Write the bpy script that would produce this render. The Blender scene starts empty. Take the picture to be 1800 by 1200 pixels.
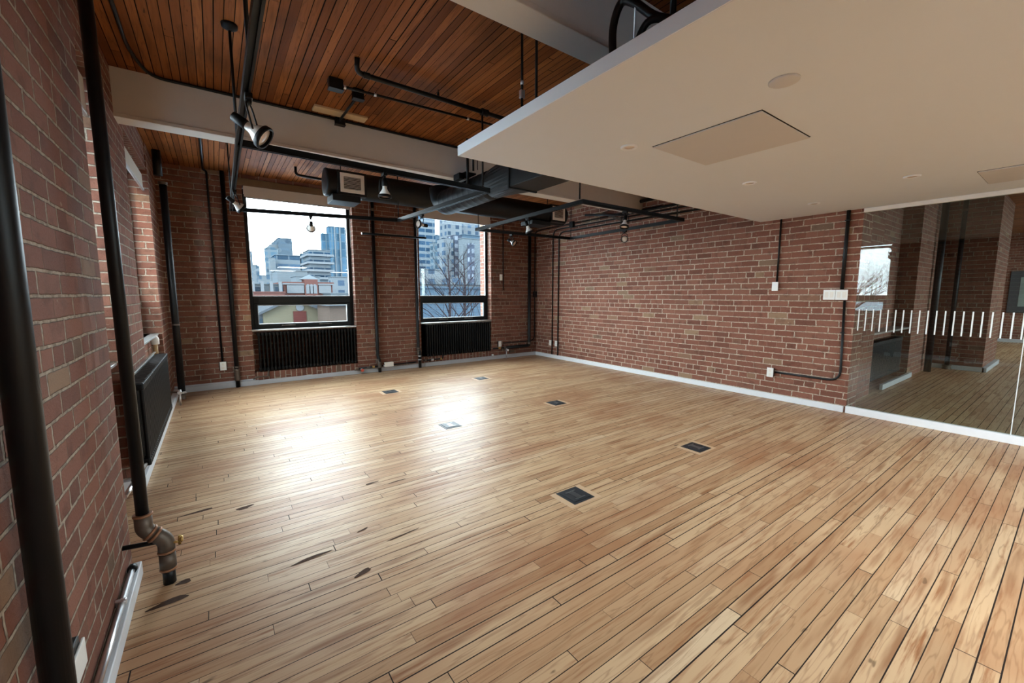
import bpy, bmesh, math, random
from mathutils import Vector, Matrix
random.seed(7)
S = bpy.context.scene
COL = S.collection
R = math.radians
# ------------------------------------------------------------------ camera, sky, sun, exposure
YAW, PITCH, FPX = 35.63, -6.51, 724.9
cam_d = bpy.data.cameras.new('camera'); cam = bpy.data.objects.new('camera', cam_d); COL.objects.link(cam)
cam.location = (0, 0, 1.4)
cam.rotation_euler = (R(90 + PITCH), 0, R(-YAW))
cam_d.sensor_width = 36; cam_d.sensor_fit = 'HORIZONTAL'; cam_d.lens = FPX * 36 / 1800
cam_d.clip_start = 0.02; cam_d.clip_end = 3000
S.camera = cam
SKY = 12.0
w = bpy.data.worlds.new('sky'); S.world = w; w.use_nodes = True
wn = w.node_tree.nodes; wl = w.node_tree.links
bg = wn['Background']; bg.inputs[0].default_value = (0.80, 0.92, 1.0, 1); bg.inputs[1].default_value = SKY
sun_d = bpy.data.lights.new('sun', 'SUN'); sun = bpy.data.objects.new('sun', sun_d); COL.objects.link(sun)
sun_d.energy = 1.8; sun_d.angle = R(4); sun_d.color = (1.0, 0.86, 0.62)
sd = Vector((math.cos(R(26)) * .68, math.cos(R(26)) * .735, -math.sin(R(26))))
sun.rotation_euler = sd.to_track_quat('-Z', 'Y').to_euler()
sun.location = (-8, -8, 9)
S.view_settings.view_transform = 'Standard'; S.view_settings.look = 'None'
S.view_settings.exposure = 1.02; S.view_settings.gamma = 1.0
S.view_settings.use_curve_mapping = False
try:
    S.cycles.max_bounces = 10; S.cycles.diffuse_bounces = 7; S.cycles.glossy_bounces = 4
    S.cycles.transparent_max_bounces = 12
    S.cycles.caustics_reflective = False; S.cycles.caustics_refractive = False
    S.cycles.use_denoising = True
    S.cycles.sample_clamp_indirect = 6
except Exception: pass

# daylight portals in the window openings (they only guide sampling of the sky, they emit nothing themselves)
def portal(loc, nrm, sx, sy):
    d = bpy.data.lights.new('window_portal', 'AREA'); d.shape = 'RECTANGLE'; d.size = sx; d.size_y = sy
    d.energy = 1; d.cycles.is_portal = True
    o = bpy.data.objects.new('window_portal', d); COL.objects.link(o); o.location = loc
    o.rotation_euler = Vector(nrm).to_track_quat('-Z', 'Y').to_euler()

# ------------------------------------------------------------------ node helper
class NT:
    def __init__(s, name):
        s.m = bpy.data.materials.new(name); s.m.use_nodes = True; s.t = s.m.node_tree; s.t.nodes.clear()
    def n(s, typ, **kw):
        o = s.t.nodes.new(typ)
        for k, v in kw.items(): setattr(o, k, v)
        return o
    def l(s, a, b): s.t.links.new(a, b)
    def put(s, sock, v):
        if hasattr(v, 'is_output'): s.l(v, sock)
        else: sock.default_value = v
    def m_(s, op, a, b=0.0, c=None):
        o = s.n('ShaderNodeMath', operation=op); s.put(o.inputs[0], a); s.put(o.inputs[1], b)
        if c is not None: s.put(o.inputs[2], c)
        return o.outputs[0]
    def uv(s):
        u = s.n('ShaderNodeUVMap'); sp = s.n('ShaderNodeSeparateXYZ'); s.l(u.outputs[0], sp.inputs[0])
        return u.outputs[0], sp.outputs[0], sp.outputs[1]
    def vec(s, x, y, z=0.0):
        o = s.n('ShaderNodeCombineXYZ'); s.put(o.inputs[0], x); s.put(o.inputs[1], y); s.put(o.inputs[2], z); return o.outputs[0]
    def white(s, v):
        o = s.n('ShaderNodeTexWhiteNoise', noise_dimensions='3D'); s.l(v, o.inputs['Vector']); return o.outputs['Value']
    def noise(s, v, scale, detail=3, rough=.5):
        o = s.n('ShaderNodeTexNoise'); s.l(v, o.inputs['Vector']); o.inputs['Scale'].default_value = scale
        o.inputs['Detail'].default_value = detail; o.inputs['Roughness'].default_value = rough; return o.outputs['Fac']
    def ramp(s, f, stops, interp='LINEAR'):
        o = s.n('ShaderNodeValToRGB'); s.l(f, o.inputs[0]); cr = o.color_ramp; cr.interpolation = interp
        while len(cr.elements) > 1: cr.elements.remove(cr.elements[-1])
        cr.elements[0].position = stops[0][0]; cr.elements[0].color = (*stops[0][1], 1)
        for p, c in stops[1:]:
            e = cr.elements.new(p); e.color = (*c, 1)
        return o.outputs[0]
    def mix(s, f, a, b, mode='MIX'):
        o = s.n('ShaderNodeMix', data_type='RGBA', blend_type=mode)
        s.put(o.inputs[0], f)
        for sock, v in ((o.inputs[6], a), (o.inputs[7], b)):
            if isinstance(v, tuple): sock.default_value = (*v, 1) if len(v) == 3 else v
            else: s.l(v, sock)
        return o.outputs[2]
    def smooth(s, v, a, b):
        o = s.n('ShaderNodeMapRange', interpolation_type='SMOOTHSTEP'); s.put(o.inputs[0], v)
        o.inputs[1].default_value = a; o.inputs[2].default_value = b; return o.outputs[0]
    def out(s, color, rough=.5, metal=0.0, bump=None, bstr=.5, bdist=.01, spec=None):
        p = s.n('ShaderNodeBsdfPrincipled')
        if isinstance(color, tuple): p.inputs['Base Color'].default_value = (*color, 1)
        else: s.l(color, p.inputs['Base Color'])
        s.put(p.inputs['Roughness'], rough); s.put(p.inputs['Metallic'], metal)
        if spec is not None: p.inputs['Specular IOR Level'].default_value = spec
        if bump is not None:
            b = s.n('ShaderNodeBump'); b.inputs['Strength'].default_value = bstr; b.inputs['Distance'].default_value = bdist
            s.l(bump, b.inputs['Height']); s.l(b.outputs[0], p.inputs['Normal'])
        o = s.n('ShaderNodeOutputMaterial'); s.l(p.outputs[0], o.inputs[0]); return s.m

def srgb(*c):
    return tuple(((x / 255) / 12.92 if x / 255 <= .04045 else ((x / 255 + .055) / 1.055) ** 2.4) for x in c)

def brick_mat(name, h=.0775, L=.232, tone=1.0, seed=0.0, vertical=False, mt=1.0):
    t = NT(name); uvv, u, v = t.uv()
    if vertical: u, v = v, u
    # irregular hand-laid joints
    wob = t.noise(uvv, 2.3, 2); wob2 = t.noise(uvv, 26, 2)
    u2 = t.m_('ADD', u, t.m_('MULTIPLY', t.m_('SUBTRACT', wob2, .5), .016))
    v2 = t.m_('ADD', t.m_('ADD', v, t.m_('MULTIPLY', t.m_('SUBTRACT', wob, .5), .012)), t.m_('MULTIPLY', t.m_('SUBTRACT', wob2, .5), .008))
    rowf = t.m_('DIVIDE', v2, h); row = t.m_('FLOOR', rowf); fv = t.m_('FRACT', rowf)
    head = t.m_('COMPARE', t.m_('MODULO', t.m_('ADD', row, 600.0), 6.0), 3.0, .1)
    wdt = t.m_('SUBTRACT', L, t.m_('MULTIPLY', head, L * .5))
    rrnd = t.white(t.vec(row, 3.7 + seed, 1.0))
    off = t.m_('ADD', t.m_('MULTIPLY', t.m_('MODULO', t.m_('ADD', row, 600.0), 2.0), .5), t.m_('MULTIPLY', rrnd, .22))
    colf = t.m_('ADD', t.m_('DIVIDE', u2, wdt), off); colm = t.m_('FLOOR', colf); fu = t.m_('FRACT', colf)
    du = t.m_('MULTIPLY', t.m_('MINIMUM', fu, t.m_('SUBTRACT', 1.0, fu)), wdt)
    dv = t.m_('MULTIPLY', t.m_('MINIMUM', fv, t.m_('SUBTRACT', 1.0, fv)), h)
    tight = t.m_('GREATER_THAN', t.white(t.vec(t.m_('ROUND', colf), row, 31.0 + seed)), .66)     # some head joints are nearly closed
    du = t.m_('ADD', du, t.m_('MULTIPLY', tight, .0052))
    d = t.m_('MINIMUM', du, dv)
    mask = t.smooth(d, .004, .0078)                # 0 mortar, 1 brick
    rnd = t.white(t.vec(colm, row, 11.0 + seed)); rnd2 = t.white(t.vec(colm, row, 23.0 + seed))
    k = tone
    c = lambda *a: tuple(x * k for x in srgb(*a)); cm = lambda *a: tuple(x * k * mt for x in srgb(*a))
    bc = t.ramp(rnd, [(0, c(106, 60, 46)), (.2, c(122, 70, 54)), (.45, c(132, 80, 63)), (.75, c(142, 91, 73)), (.955, c(120, 76, 60)), (.985, c(156, 128, 100)), (1, c(104, 82, 68))])
    fine = t.noise(uvv, 90, 4, .7); med = t.noise(uvv, 9, 3)
    bc = t.mix(t.m_('MULTIPLY', fine, .3), bc, c(180, 145, 128))
    bc = t.mix(t.m_('MULTIPLY', t.smooth(med, .52, .75), .5), bc, c(84, 54, 46))
    mort = t.ramp(t.noise(uvv, 40, 3), [(.3, cm(188, 168, 148)), (.7, cm(218, 200, 180))])
    spec = t.smooth(t.noise(uvv, 17, 2), .72, .78)
    col = t.mix(mask, mort, bc); col = t.mix(t.m_('MULTIPLY', spec, .45), col, c(205, 190, 170))
    hgt = t.m_('ADD', t.m_('ADD', mask, t.m_('MULTIPLY', rnd2, .35)), t.m_('MULTIPLY', fine, .35))
    shade = t.m_('MULTIPLY', t.smooth(d, .0068, .003), t.smooth(t.noise(uvv, 31, 3), .5, .62))
    col = t.mix(t.m_('MULTIPLY', shade, .45), col, c(70, 54, 46))
    return t.out(col, .85, 0, hgt, 1.0, .009, spec=.2)

def plank_mat(name, wd, ln, stops, gapc, rough, along_u=True, gapw=.0012, grain=.5, stain=None, bstr=.3, knots=True, spec=None, streak=None):
    t = NT(name); uvv, u, v = t.uv()
    if not along_u: u, v = v, u
    rf = t.m_('DIVIDE', v, wd); row = t.m_('FLOOR', rf); fv = t.m_('FRACT', rf)
    r1 = t.white(t.vec(row, 1.3, 2.0)); r2 = t.white(t.vec(row, 7.1, 5.0))
    lw = t.m_('MULTIPLY', ln, t.m_('ADD', .7, r2))
    cf = t.m_('ADD', t.m_('DIVIDE', u, lw), t.m_('MULTIPLY', r1, 17.0)); cm = t.m_('FLOOR', cf); fu = t.m_('FRACT', cf)
    du = t.m_('MULTIPLY', t.m_('MINIMUM', fu, t.m_('SUBTRACT', 1.0, fu)), lw)
    dv = t.m_('MULTIPLY', t.m_('MINIMUM', fv, t.m_('SUBTRACT', 1.0, fv)), wd)
    rnd = t.white(t.vec(cm, row, 4.0)); rnd2 = t.white(t.vec(cm, row, 9.0))
    gw = t.m_('MULTIPLY', gapw, t.m_('ADD', .35, t.m_('MULTIPLY', t.white(t.vec(row, 2.0, 2.0)), 1.5)))
    g = t.m_('MAXIMUM', t.m_('LESS_THAN', dv, gw), t.m_('LESS_THAN', du, t.m_('MULTIPLY', gw, .8)))
    base = t.ramp(rnd, stops)
    # grain: noise squeezed along the board, shifted per board
    gv = t.vec(t.m_('MULTIPLY', u, 3.0), t.m_('ADD', t.m_('MULTIPLY', v, 48.0), t.m_('MULTIPLY', rnd2, 50.0)), t.m_('MULTIPLY', rnd, 30.0))
    gn = t.noise(gv, 1.0, 5, .62)
    gv2 = t.vec(t.m_('MULTIPLY', u, 1.2), t.m_('ADD', t.m_('MULTIPLY', v, 14.0), t.m_('MULTIPLY', rnd, 80.0)), 0.0)
    gn2 = t.noise(gv2, 1.0, 3)
    streak = streak or stops[0][1]
    c = t.mix(t.m_('MULTIPLY', t.smooth(gn, .48, .72), t.m_('MULTIPLY', grain, t.m_('ADD', .35, t.m_('MULTIPLY', rnd2, .65)))), base, streak)
    c = t.mix(t.m_('MULTIPLY', t.smooth(gn2, .54, .74), grain * .8), c, tuple(x * .8 for x in streak))
    vein = t.m_('SUBTRACT', 1.0, t.smooth(t.m_('ABSOLUTE', t.m_('SUBTRACT', gn2, .5)), .0, .022))
    c = t.mix(t.m_('MULTIPLY', vein, .35), c, tuple(x * .6 for x in streak))
    if knots:
        kn = t.noise(t.vec(t.m_('MULTIPLY', u, 6.0), t.m_('MULTIPLY', v, 18.0), 0.0), 1.0, 2)
        c = t.mix(t.m_('MULTIPLY', t.smooth(kn, .71, .77), .8), c, tuple(x * .3 for x in stops[0][1]))
    if stain:
        sn = t.noise(t.vec(t.m_('MULTIPLY', u, .9), t.m_('MULTIPLY', v, 1.6), 3.0), 1.0, 4)
        c = t.mix(t.m_('MULTIPLY', t.smooth(sn, .48, .7), .55), c, stain)
    c = t.mix(g, c, gapc)
    rg = t.m_('ADD', rough, t.m_('MULTIPLY', t.m_('SUBTRACT', gn2, .5), .25))
    rg = t.m_('ADD', rg, t.m_('MULTIPLY', g, .4))
    tilt = t.m_('MULTIPLY', t.m_('SUBTRACT', rnd2, .5), t.m_('SUBTRACT', fv, .5))
    hgt = t.m_('ADD', t.m_('ADD', t.m_('MULTIPLY', g, -1.0), t.m_('MULTIPLY', gn, .15)), t.m_('MULTIPLY', tilt, .5))
    return t.out(c, rg, 0, hgt, bstr, .003, spec)

def plain(name, c, rough=.5, metal=0.0, var=.08, scale=30, bstr=0.0, spec=None):
    t = NT(name); co = t.n('ShaderNodeTexCoord'); nz = t.noise(co.outputs['Object'], scale, 3)
    col = t.mix(nz, tuple(x * (1 - var) for x in c), tuple(min(1, x * (1 + var)) for x in c))
    return t.out(col, rough, metal, nz if bstr else None, bstr, .003, spec)

def glass_mat(name, tint=(1, 1, 1), ior=1.5, boost=1.0):
    t = NT(name)
    tr = t.n('ShaderNodeBsdfTransparent'); tr.inputs[0].default_value = (*tint, 1)
    gl = t.n('ShaderNodeBsdfGlossy'); gl.inputs['Roughness'].default_value = 0.0
    # Schlick reflectance, the same from either side of the sheet
    ge = t.n('ShaderNodeNewGeometry'); dt = t.n('ShaderNodeVectorMath', operation='DOT_PRODUCT')
    t.l(ge.outputs['Normal'], dt.inputs[0]); t.l(ge.outputs['Incoming'], dt.inputs[1])
    cth = t.m_('ABSOLUTE', dt.outputs['Value']); f0 = ((ior - 1) / (ior + 1)) ** 2
    f = t.m_('ADD', f0, t.m_('MULTIPLY', 1 - f0, t.m_('POWER', t.m_('SUBTRACT', 1.0, cth), 5.0)))
    f = t.m_('MINIMUM', t.m_('MULTIPLY', f, boost), 1.0)
    mx = t.n('ShaderNodeMixShader'); t.l(f, mx.inputs[0]); t.l(tr.outputs[0], mx.inputs[1]); t.l(gl.outputs[0], mx.inputs[2])
    o = t.n('ShaderNodeOutputMaterial'); t.l(mx.outputs[0], o.inputs[0]); return t.m

def facade(name, wall, glass, cw, ch, mw, mh, band=0.0, rough=.6):
    t = NT(name); uvv, u, v = t.uv()
    cu = t.m_('DIVIDE', u, cw); cv = t.m_('DIVIDE', v, ch)
    fu = t.m_('FRACT', cu); fv = t.m_('FRACT', cv)
    inu = t.m_('LESS_THAN', t.m_('ABSOLUTE', t.m_('SUBTRACT', fu, .5)), mw)
    inv = t.m_('LESS_THAN', t.m_('ABSOLUTE', t.m_('SUBTRACT', fv, .5)), mh)
    f = t.m_('MULTIPLY', inu, inv)
    rnd = t.white(t.vec(t.m_('FLOOR', cu), t.m_('FLOOR', cv), 3.0))
    g = t.mix(rnd, tuple(x * .7 for x in glass), tuple(min(1, x * 1.5) for x in glass))
    wl_ = t.mix(t.noise(uvv, .15, 2), tuple(x * .85 for x in wall), tuple(min(1, x * 1.12) for x in wall))
    c = t.mix(f, wl_, g)
    if band: c = t.mix(t.m_('LESS_THAN', fv, band), c, tuple(min(1, x * 1.6) for x in wall))
    return t.out(c, rough, 0, spec=0.0)

M = {}
M['brick'] = brick_mat('red_brick', tone=.95)
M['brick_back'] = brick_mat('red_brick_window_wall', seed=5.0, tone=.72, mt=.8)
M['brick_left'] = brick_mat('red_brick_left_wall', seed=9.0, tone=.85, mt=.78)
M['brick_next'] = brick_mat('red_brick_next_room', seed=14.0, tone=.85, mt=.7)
M['brick_soldier'] = brick_mat('soldier_brick', seed=2.0, tone=.7, vertical=True, L=.35)
M['floor'] = plank_mat('maple_strip_floor', .0635, .95,
    [(0, srgb(178, 140, 104)), (.3, srgb(197, 163, 126)), (.7, srgb(206, 175, 138)), (.9, srgb(184, 144, 107)), (1, srgb(214, 188, 154))],
    srgb(36, 25, 19), .40, True, .0017, 1.0, stain=srgb(154, 100, 66), bstr=.45, spec=.2, streak=srgb(150, 99, 63))
M['ceil'] = plank_mat('pine_ceiling_boards', .055, 2.4,
    [(0, srgb(112, 60, 28)), (.4, srgb(138, 80, 38)), (.7, srgb(160, 97, 50)), (1, srgb(122, 68, 32))],
    srgb(26, 16, 10), .6, False, .0024, .9, stain=srgb(66, 38, 22), bstr=.5, spec=.12)
M['beam'] = plain('painted_beam', srgb(212, 206, 196), .7, var=.04, scale=8)
M['slab'] = plain('painted_plaster', srgb(222, 226, 230), .8, var=.012, scale=6)
M['slabedge'] = plain('edge_paint_with_window_light', srgb(246, 248, 250), .6, var=.01, scale=6)  # slab sides coloured lighter to stand in for light from the left windows
M['panel'] = plain('access_panel_paint', srgb(206, 202, 198), .7, var=.02, scale=6)
M['gap'] = plain('dark_gap', srgb(40, 34, 30), .9)
M['black'] = plain('black_pipe_paint', srgb(15, 16, 18), .42, var=.25, scale=14, spec=.3)
M['blackmatt'] = plain('matt_black_metal', srgb(14, 14, 15), .55, var=.15, spec=.25)
M['track'] = plain('black_track', srgb(12, 13, 14), .42, 0.0, var=.1, spec=.18)
M['duct'] = plain('black_duct_paint', srgb(17, 18, 19), .5, 0.0, var=.15, scale=5, spec=.3)
M['rad'] = plain('black_radiator_enamel', srgb(12, 11, 11), .45, var=.12, spec=.2)
M['frame'] = plain('window_frame_black', srgb(14, 16, 17), .45, var=.08, spec=.25)
M['chrome'] = plain('chrome', srgb(228, 230, 234), .28, 1.0, var=.03)
M['alu'] = plain('brushed_aluminium', srgb(190, 190, 188), .35, .9, var=.05)
M['iron'] = plain('grey_iron_fitting', srgb(98, 86, 76), .5, .5, var=.3, scale=40)
M['copper'] = plain('copper_ring', srgb(150, 108, 80), .5, .4, var=.2, scale=60)
M['brass'] = plain('brass_fitting', srgb(190, 158, 96), .35, .8, var=.2, scale=60)
M['white'] = plain('white_paint', srgb(232, 234, 236), .5, var=.03)
M['baseb'] = plain('baseboard_white', srgb(226, 230, 234), .45, var=.05, scale=5)
M['baseg'] = plain('baseboard_grey_white', srgb(178, 180, 184), .5, var=.12, scale=4)
M['plastic'] = plain('white_plastic', srgb(236, 236, 232), .35, var=.02)
M['slot'] = plain('socket_slot', srgb(70, 68, 66), .6)
M['grille'] = plain('grille_cream', srgb(232, 226, 216), .5, var=.03)
M['blind'] = plain('blind_fabric', srgb(200, 192, 180), .85, var=.03)
M['lintel'] = plain('stained_lintel', srgb(108, 84, 58), .8, var=.3, scale=6)
M['bulb'] = plain('reflector_bulb_glass', srgb(232, 228, 220), .25, var=.03)
M['lens'] = plain('lamp_lens', srgb(222, 206, 190), .2, var=.1, scale=90)
M['frost'] = plain('frosted_film', srgb(226, 230, 228), .6, var=.02)
M['red'] = plain('red_valve_handle', srgb(196, 70, 44), .5)
M['board'] = plain('cream_board', srgb(196, 168, 128), .6, var=.1)
M['stainp'] = plain('dark_floor_patch', srgb(74, 54, 42), .75, var=.6, scale=60, spec=.1)
M['box'] = plain('floor_box_plastic', srgb(34, 38, 43), .5, var=.12, scale=60)
M['surround'] = plain('pale_maple_surround', srgb(204, 172, 138), .45, var=.06, scale=12)
M['boxm'] = plain('floor_box_recess', srgb(96, 98, 100), .3, .6, var=.2)
M['glass'] = glass_mat('window_glass', (.97, .985, .98), 1.5)
M['pglass'] = glass_mat('partition_glass', (.78, .83, .80), 1.5, 1.05)
M['pic'] = plain('picture_print', srgb(120, 132, 128), .4, var=.5, scale=3)
M['mat'] = plain('picture_frame_grey', srgb(62, 66, 70), .5)

# ------------------------------------------------------------------ mesh builder
W = {}
class MB:
    def __init__(s): s.v = []; s.f = []; s.uv = []; s.sm = []; s.mi = []; s.cur = 0
    def face(s, pts, uv=None, smooth=False):
        i = len(s.v); s.v += [Vector(p) for p in pts]; s.f.append(tuple(range(i, i + len(pts))))
        if uv is None:
            n = (Vector(pts[1]) - Vector(pts[0])).cross(Vector(pts[2]) - Vector(pts[1]))
            a = [abs(n.x), abs(n.y), abs(n.z)]; k = a.index(max(a))
            uv = [((p[1], p[2]), (p[0], p[2]), (p[0], p[1]))[k] for p in pts]
        s.uv.append(uv); s.sm.append(smooth); s.mi.append(s.cur)
    def idx(s, faces, smooth):
        for f in faces:
            s.f.append(f)
            pts = [s.v[j] for j in f]
            n = (pts[1] - pts[0]).cross(pts[2] - pts[1]); a = [abs(n.x), abs(n.y), abs(n.z)]; k = a.index(max(a))
            s.uv.append([((p[1], p[2]), (p[0], p[2]), (p[0], p[1]))[k] for p in pts]); s.sm.append(smooth); s.mi.append(s.cur)
    def box(s, a, b):
        x0, y0, z0 = (min(a[i], b[i]) for i in range(3)); x1, y1, z1 = (max(a[i], b[i]) for i in range(3))
        c = [(x0, y0, z0), (x1, y0, z0), (x1, y1, z0), (x0, y1, z0), (x0, y0, z1), (x1, y0, z1), (x1, y1, z1), (x0, y1, z1)]
        for f in ((0, 3, 2, 1), (4, 5, 6, 7), (0, 1, 5, 4), (1, 2, 6, 5), (2, 3, 7, 6), (3, 0, 4, 7)):
            s.face([c[i] for i in f])
        return s
    def bbox(s, a, b, r=.004):                       # box with chamfered edges
        x0, y0, z0 = (min(a[i], b[i]) for i in range(3)); x1, y1, z1 = (max(a[i], b[i]) for i in range(3))
        r = min(r, (x1 - x0) / 3, (y1 - y0) / 3, (z1 - z0) / 3)
        bm = bmesh.new(); bmesh.ops.create_cube(bm, size=1)
        for v in bm.verts: v.co = Vector(((x0 + x1) / 2 + v.co.x * (x1 - x0), (y0 + y1) / 2 + v.co.y * (y1 - y0), (z0 + z1) / 2 + v.co.z * (z1 - z0)))
        bmesh.ops.bevel(bm, geom=bm.edges[:], offset=r, segments=2, affect='EDGES', profile=.5)
        base = len(s.v); s.v += [v.co.copy() for v in bm.verts]
        s.idx([tuple(base + v.index for v in f.verts) for f in bm.faces], False); bm.free(); return s
    def ring(s, c, ax, r, n, ref=None, r2=None):
        ax = Vector(ax).normalized()
        if ref is None: ref = Vector((0, 0, 1)) if abs(ax.z) < .9 else Vector((1, 0, 0))
        u = ax.cross(Vector(ref)).normalized(); v = ax.cross(u)
        i = len(s.v); r2 = r if r2 is None else r2
        s.v += [Vector(c) + u * math.cos(2 * math.pi * k / n) * r + v * math.sin(2 * math.pi * k / n) * r2 for k in range(n)]
        return i
    def tube(s, pts, rad, n=14, caps=True):
        pts = [Vector(p) for p in pts]; m = len(pts); rad = rad if isinstance(rad, (list, tuple)) else [rad] * m
        ts = []
        for i in range(m):
            a = pts[max(0, i - 1)]; b = pts[min(m - 1, i + 1)]; ts.append((b - a).normalized())
        t0 = ts[0]; ref = Vector((0, 0, 1)) if abs(t0.z) < .9 else Vector((1, 0, 0))
        u = t0.cross(ref).normalized(); rings = []
        for i in range(m):
            if i:
                q = ts[i - 1].rotation_difference(ts[i]); u = (q @ u).normalized()
            v = ts[i].cross(u); base = len(s.v)
            s.v += [pts[i] + u * math.cos(2 * math.pi * k / n) * rad[i] + v * math.sin(2 * math.pi * k / n) * rad[i] for k in range(n)]
            rings.append(base)
        fs = []
        for a, b in zip(rings, rings[1:]):
            for k in range(n): fs.append((a + k, a + (k + 1) % n, b + (k + 1) % n, b + k))
        s.idx(fs, True)
        if caps: s.idx([tuple(rings[0] + k for k in range(n))[::-1], tuple(rings[-1] + k for k in range(n))], False)
        return s
    def lathe(s, c, ax, prof, n=20, caps=True):      # prof: (distance along axis, radius)
        ax = Vector(ax).normalized(); c = Vector(c)
        ref = Vector((0, 0, 1)) if abs(ax.z) < .9 else Vector((1, 0, 0))
        u = ax.cross(ref).normalized(); v = ax.cross(u); rings = []
        for d, r in prof:
            base = len(s.v); r = max(r, 1e-4)
            s.v += [c + ax * d + u * math.cos(2 * math.pi * k / n) * r + v * math.sin(2 * math.pi * k / n) * r for k in range(n)]; rings.append(base)
        fs = []
        for a, b in zip(rings, rings[1:]):
            for k in range(n): fs.append((a + k, a + (k + 1) % n, b + (k + 1) % n, b + k))
        s.idx(fs, True)
        if caps: s.idx([tuple(rings[0] + k for k in range(n))[::-1], tuple(rings[-1] + k for k in range(n))], False)
        return s
    def build(s, name, mat, parent=None, origin=None):
        me = bpy.data.meshes.new(name)
        if parent is not None: org = W[parent.name]
        elif origin is not None: org = Vector(origin)
        else:
            lo = [min(v[i] for v in s.v) for i in range(3)]; hi = [max(v[i] for v in s.v) for i in range(3)]
            org = Vector(((lo[0] + hi[0]) / 2, (lo[1] + hi[1]) / 2, lo[2]))
        me.from_pydata([tuple(v - org) for v in s.v], [], s.f)
        uvl = me.uv_layers.new(name='UVMap'); k = 0
        for fuv in s.uv:
            for q in fuv: uvl.data[k].uv = q; k += 1
        for p, sm, mi in zip(me.polygons, s.sm, s.mi): p.use_smooth = sm; p.material_index = mi
        for mm in (mat if isinstance(mat, (list, tuple)) else [mat]): me.materials.append(mm)
        if name.startswith('wall') is False:
            pass
        me.validate(); o = bpy.data.objects.new(name, me); COL.objects.link(o)
        if parent is not None: o.parent = parent; W[o.name] = org
        else: o.location = org; W[o.name] = org
        return o

def tag(o, label=None, cat=None, group=None, kind=None):
    if label: o['label'] = label
    if cat: o['category'] = cat
    if group: o['group'] = group
    if kind: o['kind'] = kind
    return o
def thing(name, loc, label, cat, group=None, kind=None):
    o = bpy.data.objects.new(name, None); COL.objects.link(o); o.location = loc; o.empty_display_size = .1
    W[o.name] = Vector(loc); return tag(o, label, cat, group, kind)
def arc(c, a, b, n=8):                               # quarter-bend points: corner c, from a to b (a-c and b-c equal length)
    c, a, b = Vector(c), Vector(a), Vector(b); o = a + b - c; out = []
    for i in range(n + 1):
        t = i / n * math.pi / 2; out.append(o + (b - c) * -math.cos(t) * 1 + (a - c) * -math.sin(t)) if False else out.append(o - (b - c) * math.cos(t) - (a - c) * math.sin(t))
    return out
def bend(path, r, n=7):                              # polyline with rounded corners
    P = [Vector(p) for p in path]; out = [P[0]]
    for i in range(1, len(P) - 1):
        a = (P[i - 1] - P[i]); b = (P[i + 1] - P[i]); rr = min(r, a.length * .49, b.length * .49)
        A = P[i] + a.normalized() * rr; B = P[i] + b.normalized() * rr
        for k in range(n + 1):
            t = k / n; out.append(A * (1 - t) ** 2 + P[i] * 2 * t * (1 - t) + B * t * t)
    out.append(P[-1]); return out

# ------------------------------------------------------------------ room dimensions
XR = 6.03; YB = 7.46; ZC = 3.16; YS = -7.4           # right wall, window wall, ceiling, wall behind the camera
XL = -.97
GY = 1.58                                            # where brick ends and glass starts

# floor / ceiling
f = MB(); f.face([(XL, YS - .3, 0), (19.2, YS - .3, 0), (19.2, 7.9, 0), (XL, 7.9, 0)])
f.face([(XL, YS - .3, -.2), (XL, 7.9, -.2), (19.2, 7.9, -.2), (19.2, YS - .3, -.2)])
f.box((XL, YS - .3, -.2), (19.2, 7.9, -.001))
tag(f.build('floor', M['floor']), kind='structure')
f = MB(); f.box((XL, YS - .3, ZC), (19.2, 7.9, ZC + .25)); tag(f.build('ceiling', M['ceil']), kind='structure')

WIN = [(.43, 1.99), (3.19, 4.80)]
# window wall
f = MB(); Y2 = 7.9
xs = [XL] + [a for p in WIN for a in p] + [XR + .35]
for i in range(0, len(xs), 2): f.box((xs[i], YB, 0), (xs[i + 1], Y2, ZC))
for a, b in WIN:
    f.box((a, 7.56, 0), (b, Y2, .83)); f.box((a, YB, 3.0), (b, Y2, ZC))
f.box((a, 7.56, 0), (b, Y2, .83))
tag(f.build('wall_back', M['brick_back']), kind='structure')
# left wall: piers with window recesses between
f = MB()
f.box((XL, -.2, 0), (-.43, 2.72, ZC)); f.box((XL, -2.9, 0), (-.43, -1.8, ZC)); f.box((XL, -5.4, 0), (-.43, -4.5, ZC)); f.box((XL, YS, 0), (-.43, -7.1, ZC))
f.box((XL, 3.93, 0), (-.55, 4.98, ZC)); f.box((XL, 6.57, 0), (-.55, YB, ZC))
LW = [(2.72, 3.93), (4.98, 6.57), (-1.8, -.2), (-4.5, -2.9), (-7.1, -5.4)]
for a, b in LW:
    f.box((XL, a, 0), (-.66, b, .93)); f.box((XL, a, 2.84), (-.56, b, ZC))
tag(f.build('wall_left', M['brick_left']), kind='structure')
# right wall
f = MB(); f.box((XR, GY, 0), (XR + .35, YB, ZC)); tag(f.build('wall_right', M['brick']), kind='structure')
# rooms beyond the glass
f = MB(); f.box((XR + .35, 1.7, 0), (7.40, 2.3, ZC)); f.box((7.40, 1.95, 0), (9.45, 2.3, ZC)); f.box((9.45, 1.7, 0), (11.25, 2.3, ZC))
f.box((11.25, 1.03, 0), (12.95, 2.3, ZC)); f.box((12.95, 2.0, 0), (19.2, 2.3, ZC))
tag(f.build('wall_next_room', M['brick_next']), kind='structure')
f = MB(); f.box((19.0, YS, 0), (19.3, 2.0, ZC)); tag(f.build('wall_far', M['brick_next']), kind='structure')
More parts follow.
